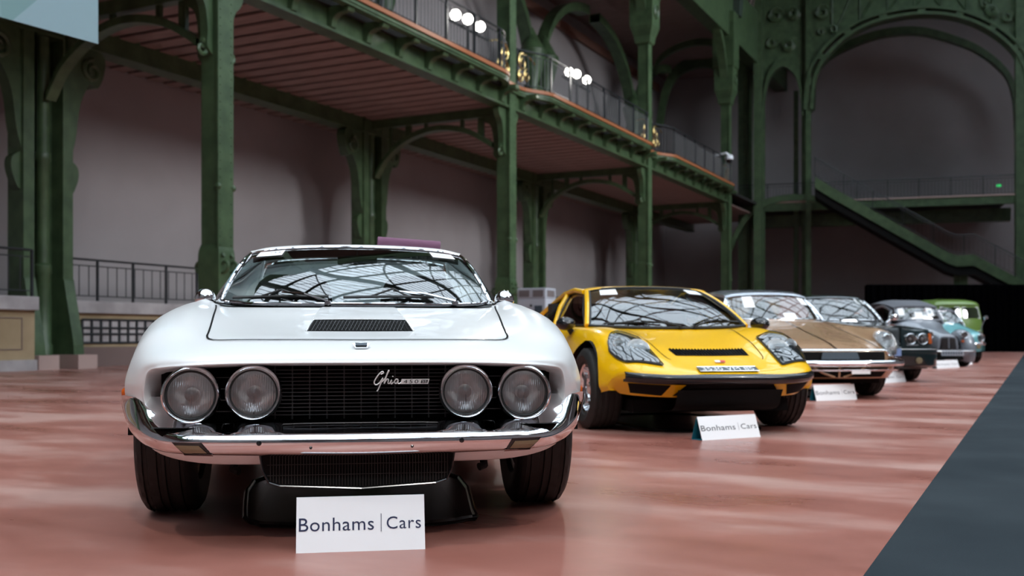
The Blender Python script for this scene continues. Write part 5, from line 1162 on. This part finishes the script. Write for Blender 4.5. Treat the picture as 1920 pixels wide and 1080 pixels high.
R_ = np.array([catmull(r, 5) for r in rf]); R_ = np.array([catmull(R_[:, j], 4) for j in range(R_.shape[1])]); MB().grid(R_).build('canvas_roof', 'soft_top', V2, True, 70)
inner(V2, .6, .85, 2.6, 1.04); lower_tub(V2, .5, -.35, 2.9)
blade(V2, [(0, -.58, .36), (.3, -.57, .36), (.55, -.53, .36), (.66, -.46, .36)], [(a * .7, b * .6) for a, b in BL], 'front_bumper', 'dull_metal')
pl = MB().box(-.27, .27, -.615, -.605, .26, .37).build('number_plate', 'unit_grey', V2)
for i in range(8): MB().box(-.24 + i * .062, -.205 + i * .062, -.619, -.614, .285, .345).build('plate_mark', 'plate_dark', pl)
note(V2, CG, .05, .19, .35, .95, (('lot', .5, .8, .5, .1),), 'ink_grey'); note(V2, CG, .72, .88, .30, .95, (('notice1', .5, .6, .7, .1),), 'ink_grey'); note(V2, CG, .42, .60, .05, .6, (('lot', .5, .8, .5, .1),), 'ink_grey')

# ---- turquoise small car
T = empty('turquoise_small_car', (-1.95, 29.55, 0), math.radians(121 - 90), 'tiny turquoise car with round headlights and a dark folding roof', 'car')
tx = [0, .15, .3, .42, .52, .59, .63, .65, .655, .65]
tr_ = [R3([x * .85 for x in tx], [-.46, -.46, -.45, -.43, -.40, -.36, -.32, -.3, -.28, -.28], [.30] * 10), R3([x * .93 for x in tx], [-.50, -.5, -.49, -.47, -.43, -.38, -.34, -.31, -.3, -.3], [.5, .5, .5, .5, .5, .48, .44, .4, .36, .32]),
 R3([x * .95 for x in tx], [-.49, -.49, -.48, -.46, -.43, -.38, -.34, -.31, -.3, -.3], [.70, .70, .70, .70, .69, .65, .55, .45, .38, .32]), R3([x * .97 for x in tx], const(-.36), [.80, .80, .795, .79, .775, .72, .6, .47, .38, .32]),
 R3(tx, const(0), [.91, .91, .905, .89, .86, .79, .64, .48, .38, .3]), R3(tx, const(.45), [1.04, 1.035, 1.025, 1.0, .95, .86, .67, .48, .36, .25]), R3(tx, const(.6), [1.0, 1.0, 1.0, 1.0, .98, .88, .68, .48, .36, .22]),
 R3(tx, const(1.8), [.9, .9, .9, .96, .98, .9, .7, .48, .36, .22]), R3([x * .9 for x in tx], const(2.3), [.9, .9, .89, .87, .84, .78, .65, .5, .4, .3]), R3([x * .7 for x in tx], const(2.45), [.6] * 10)]
tm = shell(tr_, 5, 4, skip=lambda i, h: 6 <= i < 7 and h < 3, arches=((0, .27, .30),)); tm.build('body', 'turquoise_paint', T, True, 60)
for s in (-1, 1):
    round_lamp(T, (s * .48, -.475, .66), .10, .085); well(T, s * .63, 0, .27, .30, .25); wheel(T, s * .57, 0, .26, .13, .16, 'steel'); wheel(T, s * .57, 1.84, .26, .13, .16, 'steel')
    MB().lathe([(.001, -.03), (.035, -.02), (.04, .02)], 12, 'y').build('indicator', 'amber', T, True, loc=(s * .52, -.46, .52))
    screen(T, 'door_window', [(s * .62, .62, .97), (s * .63, 1.1, .97), (s * .62, 1.5, .97)], [(s * .50, .86, 1.28), (s * .52, 1.2, 1.30), (s * .50, 1.5, 1.28)], (s * .02, 0, 0), 'side_glass', frame='chrome', fr=.012)
    MB().lathe([(.001, -.012), (.05, -.01), (.055, .01)], 14, 'y').build('fog_lamp', 'cream_lens', T, True, loc=(s * .35, -.60, .42))
blade(T, [(0, -.58, .50), (.3, -.57, .50), (.5, -.52, .50), (.62, -.44, .50)], BL, 'front_bumper', 'chrome')
b_ = [(-.54, .56, 1.045), (-.3, .48, 1.05), (0, .46, 1.052), (.3, .48, 1.05), (.54, .56, 1.045)]; t_ = [(-.46, .84, 1.33), (-.25, .79, 1.36), (0, .78, 1.365), (.25, .79, 1.36), (.46, .84, 1.33)]
_, TG = screen(T, 'windscreen', b_, t_, (0, -.01, .01), frame='chrome', fr=.014)
rf = [[(p[0] * wx, p[1] + dy, p[2] + dz) for p in t_] for dy, wx, dz in ((-.02, 1.05, .004), (.05, 1.1, .03), (.3, 1.18, .07), (.7, 1.18, .05), (1.2, 1.15, -.15), (1.6, 1.1, -.45))]
R_ = np.array([catmull(r, 5) for r in rf]); R_ = np.array([catmull(R_[:, j], 4) for j in range(R_.shape[1])]); MB().grid(R_).build('folding_roof', 'soft_top', T, True, 70)
inner(T, .52, .55, 1.9, 1.0); lower_tub(T, .45, -.4, 2.2)
note(T, TG, .25, .5, .3, .9, (('lot', .5, .7, .5, .2),), 'ink_grey')
MB().tube([(.56, -.30, .80), (.60, -.32, 1.0), (.66, -.34, 1.15)], .012, 6).build('mirror_stalk', 'chrome', T); MB().lathe([(.001, -.03), (.05, -.02), (.055, .02), (.001, .025)], 14, 'y').build('wing_mirror', 'chrome', T, True, loc=(.68, -.34, 1.18))

# ---- green minibus
G_ = empty('green_minibus', (-2.38, 33.75, 0), math.radians(121 - 90), 'moss green minibus with a white-framed split windscreen behind the turquoise car', 'car')
vx = [0, .2, .4, .55, .66, .72, .75, .76, .76, .75]
vr = [R3([x * .9 for x in vx], [-.75, -.75, -.73, -.70, -.64, -.56, -.46, -.36, -.3, -.25], [.32] * 10), R3(vx, [-.86, -.86, -.84, -.79, -.71, -.62, -.50, -.38, -.3, -.25], [.55] * 10),
 R3(vx, [-.86, -.86, -.83, -.78, -.70, -.61, -.50, -.38, -.3, -.25], [.9] * 10), R3(vx, [-.80, -.80, -.77, -.72, -.65, -.57, -.47, -.37, -.3, -.25], [1.2] * 10),
 R3([x * .95 for x in vx], [-.70, -.70, -.67, -.62, -.56, -.49, -.41, -.33, -.28, -.24], [1.56] * 10), R3([x * .96 for x in vx], [-.72, -.72, -.69, -.63, -.56, -.48, -.40, -.32, -.26, -.2], [1.64, 1.64, 1.635, 1.63, 1.62, 1.61, 1.6, 1.6, 1.59, 1.58]),
 R3([x * .85 for x in vx], [-.55, -.55, -.53, -.48, -.42, -.36, -.30, -.24, -.2, -.15], [1.74, 1.74, 1.735, 1.73, 1.72, 1.70, 1.69, 1.68, 1.67, 1.66]), R3([x * .6 for x in vx], [0, 0, 0, .02, .04, .06, .08, .1, .1, .1], [1.81, 1.81, 1.81, 1.8, 1.8, 1.79, 1.78, 1.77, 1.77, 1.77])]
vm = shell(vr, 5, 4); vm.build('front_body', 'moss_paint', G_, True, 60); vb = bvh_of(vm)
side = [(.75, .32), (.76, .9), (.75, 1.2), (.72, 1.58), (.64, 1.7), (.4, 1.79), (0, 1.82)]
sec = side + [(-x, z) for x, z in side[::-1][1:]]
MB().grid([[(x, y, z) for x, z in sec] for y in (-.25, .1, 1.5, 3.0, 3.2)]).build('rear_body', 'moss_paint', G_, True, 40)
for s in (-1, 1):
    lo, hi = [(s * .05, 0, 1.22), (s * .60, 0, 1.22)], [(s * .05, 0, 1.54), (s * .57, 0, 1.54)]
    patch(vb, lo, hi, 8, 6, .008, (0, 1, 0)).build('windscreen', 'screen_glass', G_, True)
    MB().tube([Vector(drop(vb, q, (0, 1, 0))[0]) + Vector((0, -.012, 0)) for q in (lo[0], lo[1], hi[1], hi[0])], .016, 5, closed=True).build('window_frame', 'paper', G_)
    round_lamp(G_, (s * .5, drop(vb, (s * .5, 0, .75), (0, 1, 0))[0].y - .02, .75), .1, .085)
    wheel(G_, s * .66, 0, .32, .16, .19, 'steel'); wheel(G_, s * .66, 2.4, .32, .16, .19, 'steel')
    screen(G_, 'cab_window', [(s * .765, -.2, 1.2), (s * .77, .2, 1.2), (s * .765, .6, 1.2)], [(s * .735, -.15, 1.54), (s * .735, .2, 1.54), (s * .735, .6, 1.54)], (0, 0, 0), 'dark_glass', frame='paper', fr=.014)
blade(G_, [(0, -.95, .45), (.4, -.93, .45), (.65, -.80, .45), (.76, -.62, .45)], ((.03, .06), (0, .055), (-.02, 0), (0, -.055), (.03, -.06), (.03, .06)), 'front_bumper', 'paper')
lower_tub(G_, .6, -.5, 3.1)
# ---- their name cards
for p0, p1, hh, lab in (((1531, 752), (1607, 749), 24, 'white folded name card in front of the bronze saloon'), ((1648, 719), (1699, 716), 19, 'white folded name card in front of the dark green saloon'),
                        ((1757, 691), (1799, 689), 15, 'white folded name card in front of the grey soft-top car'), ((1806, 685), (1824, 683), 14, 'white folded name card in front of the turquoise small car')):
    a, b = ground(*p0), ground(*p1); d = b - a
    sign_card((a + b) / 2 + Vector((-d.y, d.x, 0)).normalized() * .05, math.atan2(d.y, d.x), d.length, .17, lab, 'ink_grey', .3)
# ================================================================== unseen spot lamps added to brighten the cars; beams of the gallery floodlights
def vault_z(x): return VZ + VR * math.sqrt(max(0, 1 - ((x - VX) / VHW) ** 2))
def added_spot_lamp(x, y, z, tgt, watts, label, ang=50, rad=.12, col=(1.0, .97, .92)):
    o = empty('added_spot_lamp', (x, y, z), 0, label, 'lamp', 'spot lamps hung over the cars')
    d = (Vector(tgt) - Vector((x, y, z))).normalized(); M = d.to_track_quat('Z', 'Y').to_matrix().to_4x4()
    def put(mb, name, m_, par): mb.v = [tuple(M @ Vector(v)) for v in mb.v]; return mb.build(name, m_, par, True)
    hd = put(MB().lathe([(.001, -.45), (.12, -.45), (.14, -.2), (.17, -.02), (.17, 0), (.15, 0), (.14, -.1), (.001, -.1)], 20), 'housing', 'rail_iron', o)
    put(MB().lathe([(.001, -.06), (.145, -.06)], 20), 'lens', 'lamp_glow', hd)
    MB().tube([(0, 0, 0), (0, 0, vault_z(x) - z - .3)], .02, 6).build('drop_rod', 'rail_iron', o)
    L = bpy.data.lights.new('added_spot_beam', 'SPOT'); L.energy = watts; L.spot_size = math.radians(ang); L.spot_blend = .5; L.shadow_soft_size = rad; L.color = col
    lo = bpy.data.objects.new('added_spot_beam', L); COL.objects.link(lo); lo.parent = o; lo.location = d * .05; lo.rotation_euler = d.to_track_quat('-Z', 'Y').to_euler()
added_spot_lamp(4.5, -5.0, 12.5, (-2.3, 3.5, 0), 2400, 'black spot lamp under the glass vault above the carpet, first of its row')
added_spot_lamp(-7.0, -2.0, 15, (-2.3, 5.0, 0), 1500, 'black spot lamp under the glass vault left of the white coupe')
added_spot_lamp(5.5, 9.0, 15, (-2.3, 9.5, 0), 2000, 'black spot lamp under the glass vault above the carpet, second of its row')
added_spot_lamp(5.5, 18.0, 15, (-2.3, 17.5, 0), 2000, 'black spot lamp under the glass vault above the carpet, third of its row')
added_spot_lamp(5.5, 28.0, 15, (-2.3, 28.0, 0), 2000, 'black spot lamp under the glass vault above the carpet, last of its row', 60)
for rig in [o for o in COL.objects if o.name.startswith('floodlight_rig')]:
    L = bpy.data.lights.new('flood_beam', 'SPOT'); L.energy = 250; L.spot_size = math.radians(110); L.spot_blend = .6; L.shadow_soft_size = .25; L.color = (1, .97, .92)
    lo = bpy.data.objects.new('flood_beam', L); COL.objects.link(lo); lo.parent = rig; lo.location = (.8, 0, 1.2)
    lo.rotation_euler = (Vector((4, -4, 0)) - (rig.location + lo.location)).to_track_quat('-Z', 'Y').to_euler()

def added_cross_rig(y, tgt, watts, label):  # unseen floodlight row added to brighten the left wall and columns
    o = empty('floodlight_rig', (16.9, y, 15.2), 0, label, 'floodlight', 'floodlight rigs')
    for k in (-3, 3): box('bracket', 'rail_iron', o, -.05, 6.0, k - .05, k + .05, -.05, .05)
    MB().tube([(0, -3.4, 0), (0, 3.4, 0)], .05, 6).build('crossbar', 'rail_iron', o)
    d = (Vector(tgt) - o.location).normalized(); R = d.to_track_quat('Z', 'Y').to_matrix().to_4x4()
    for k in range(-4, 5):
        mb = MB().lathe([(.001, -.28), (.09, -.28), (.12, -.15), (.19, -.02), (.20, 0), (.185, 0), (.001, -.06)], 20); mb.v = [tuple(R @ Vector(v) + Vector((-.1, k * .8, .25))) for v in mb.v]; hd = mb.build('lamp_head', 'rail_iron', o, True)
        mb = MB().lathe([(.001, .012), (.1, .01), (.18, 0)], 20); mb.v = [tuple(R @ Vector(v) + Vector((-.1, k * .8, .25))) for v in mb.v]; mb.build('lens', 'lamp_glow', hd, True)
    L = bpy.data.lights.new('flood_beam', 'SPOT'); L.energy = watts; L.spot_size = math.radians(60); L.spot_blend = .9; L.shadow_soft_size = 3.6; L.color = (.95, .97, 1.0)
    lo = bpy.data.objects.new('flood_beam', L); COL.objects.link(lo); lo.parent = o; lo.location = (-.6, 0, .3); lo.rotation_euler = d.to_track_quat('-Z', 'Y').to_euler()
added_cross_rig(6, (-21, 18, 2.0), 9500, 'row of floodlights high on the right-hand wall facing the flared pilasters')
added_cross_rig(24, (-21, 32, 3.0), 20000, 'row of floodlights high on the right-hand wall facing the grey cooling unit')
added_cross_rig(40, (-21, 48, 10.0), 15000, 'row of floodlights high on the right-hand wall facing the gallery corner')
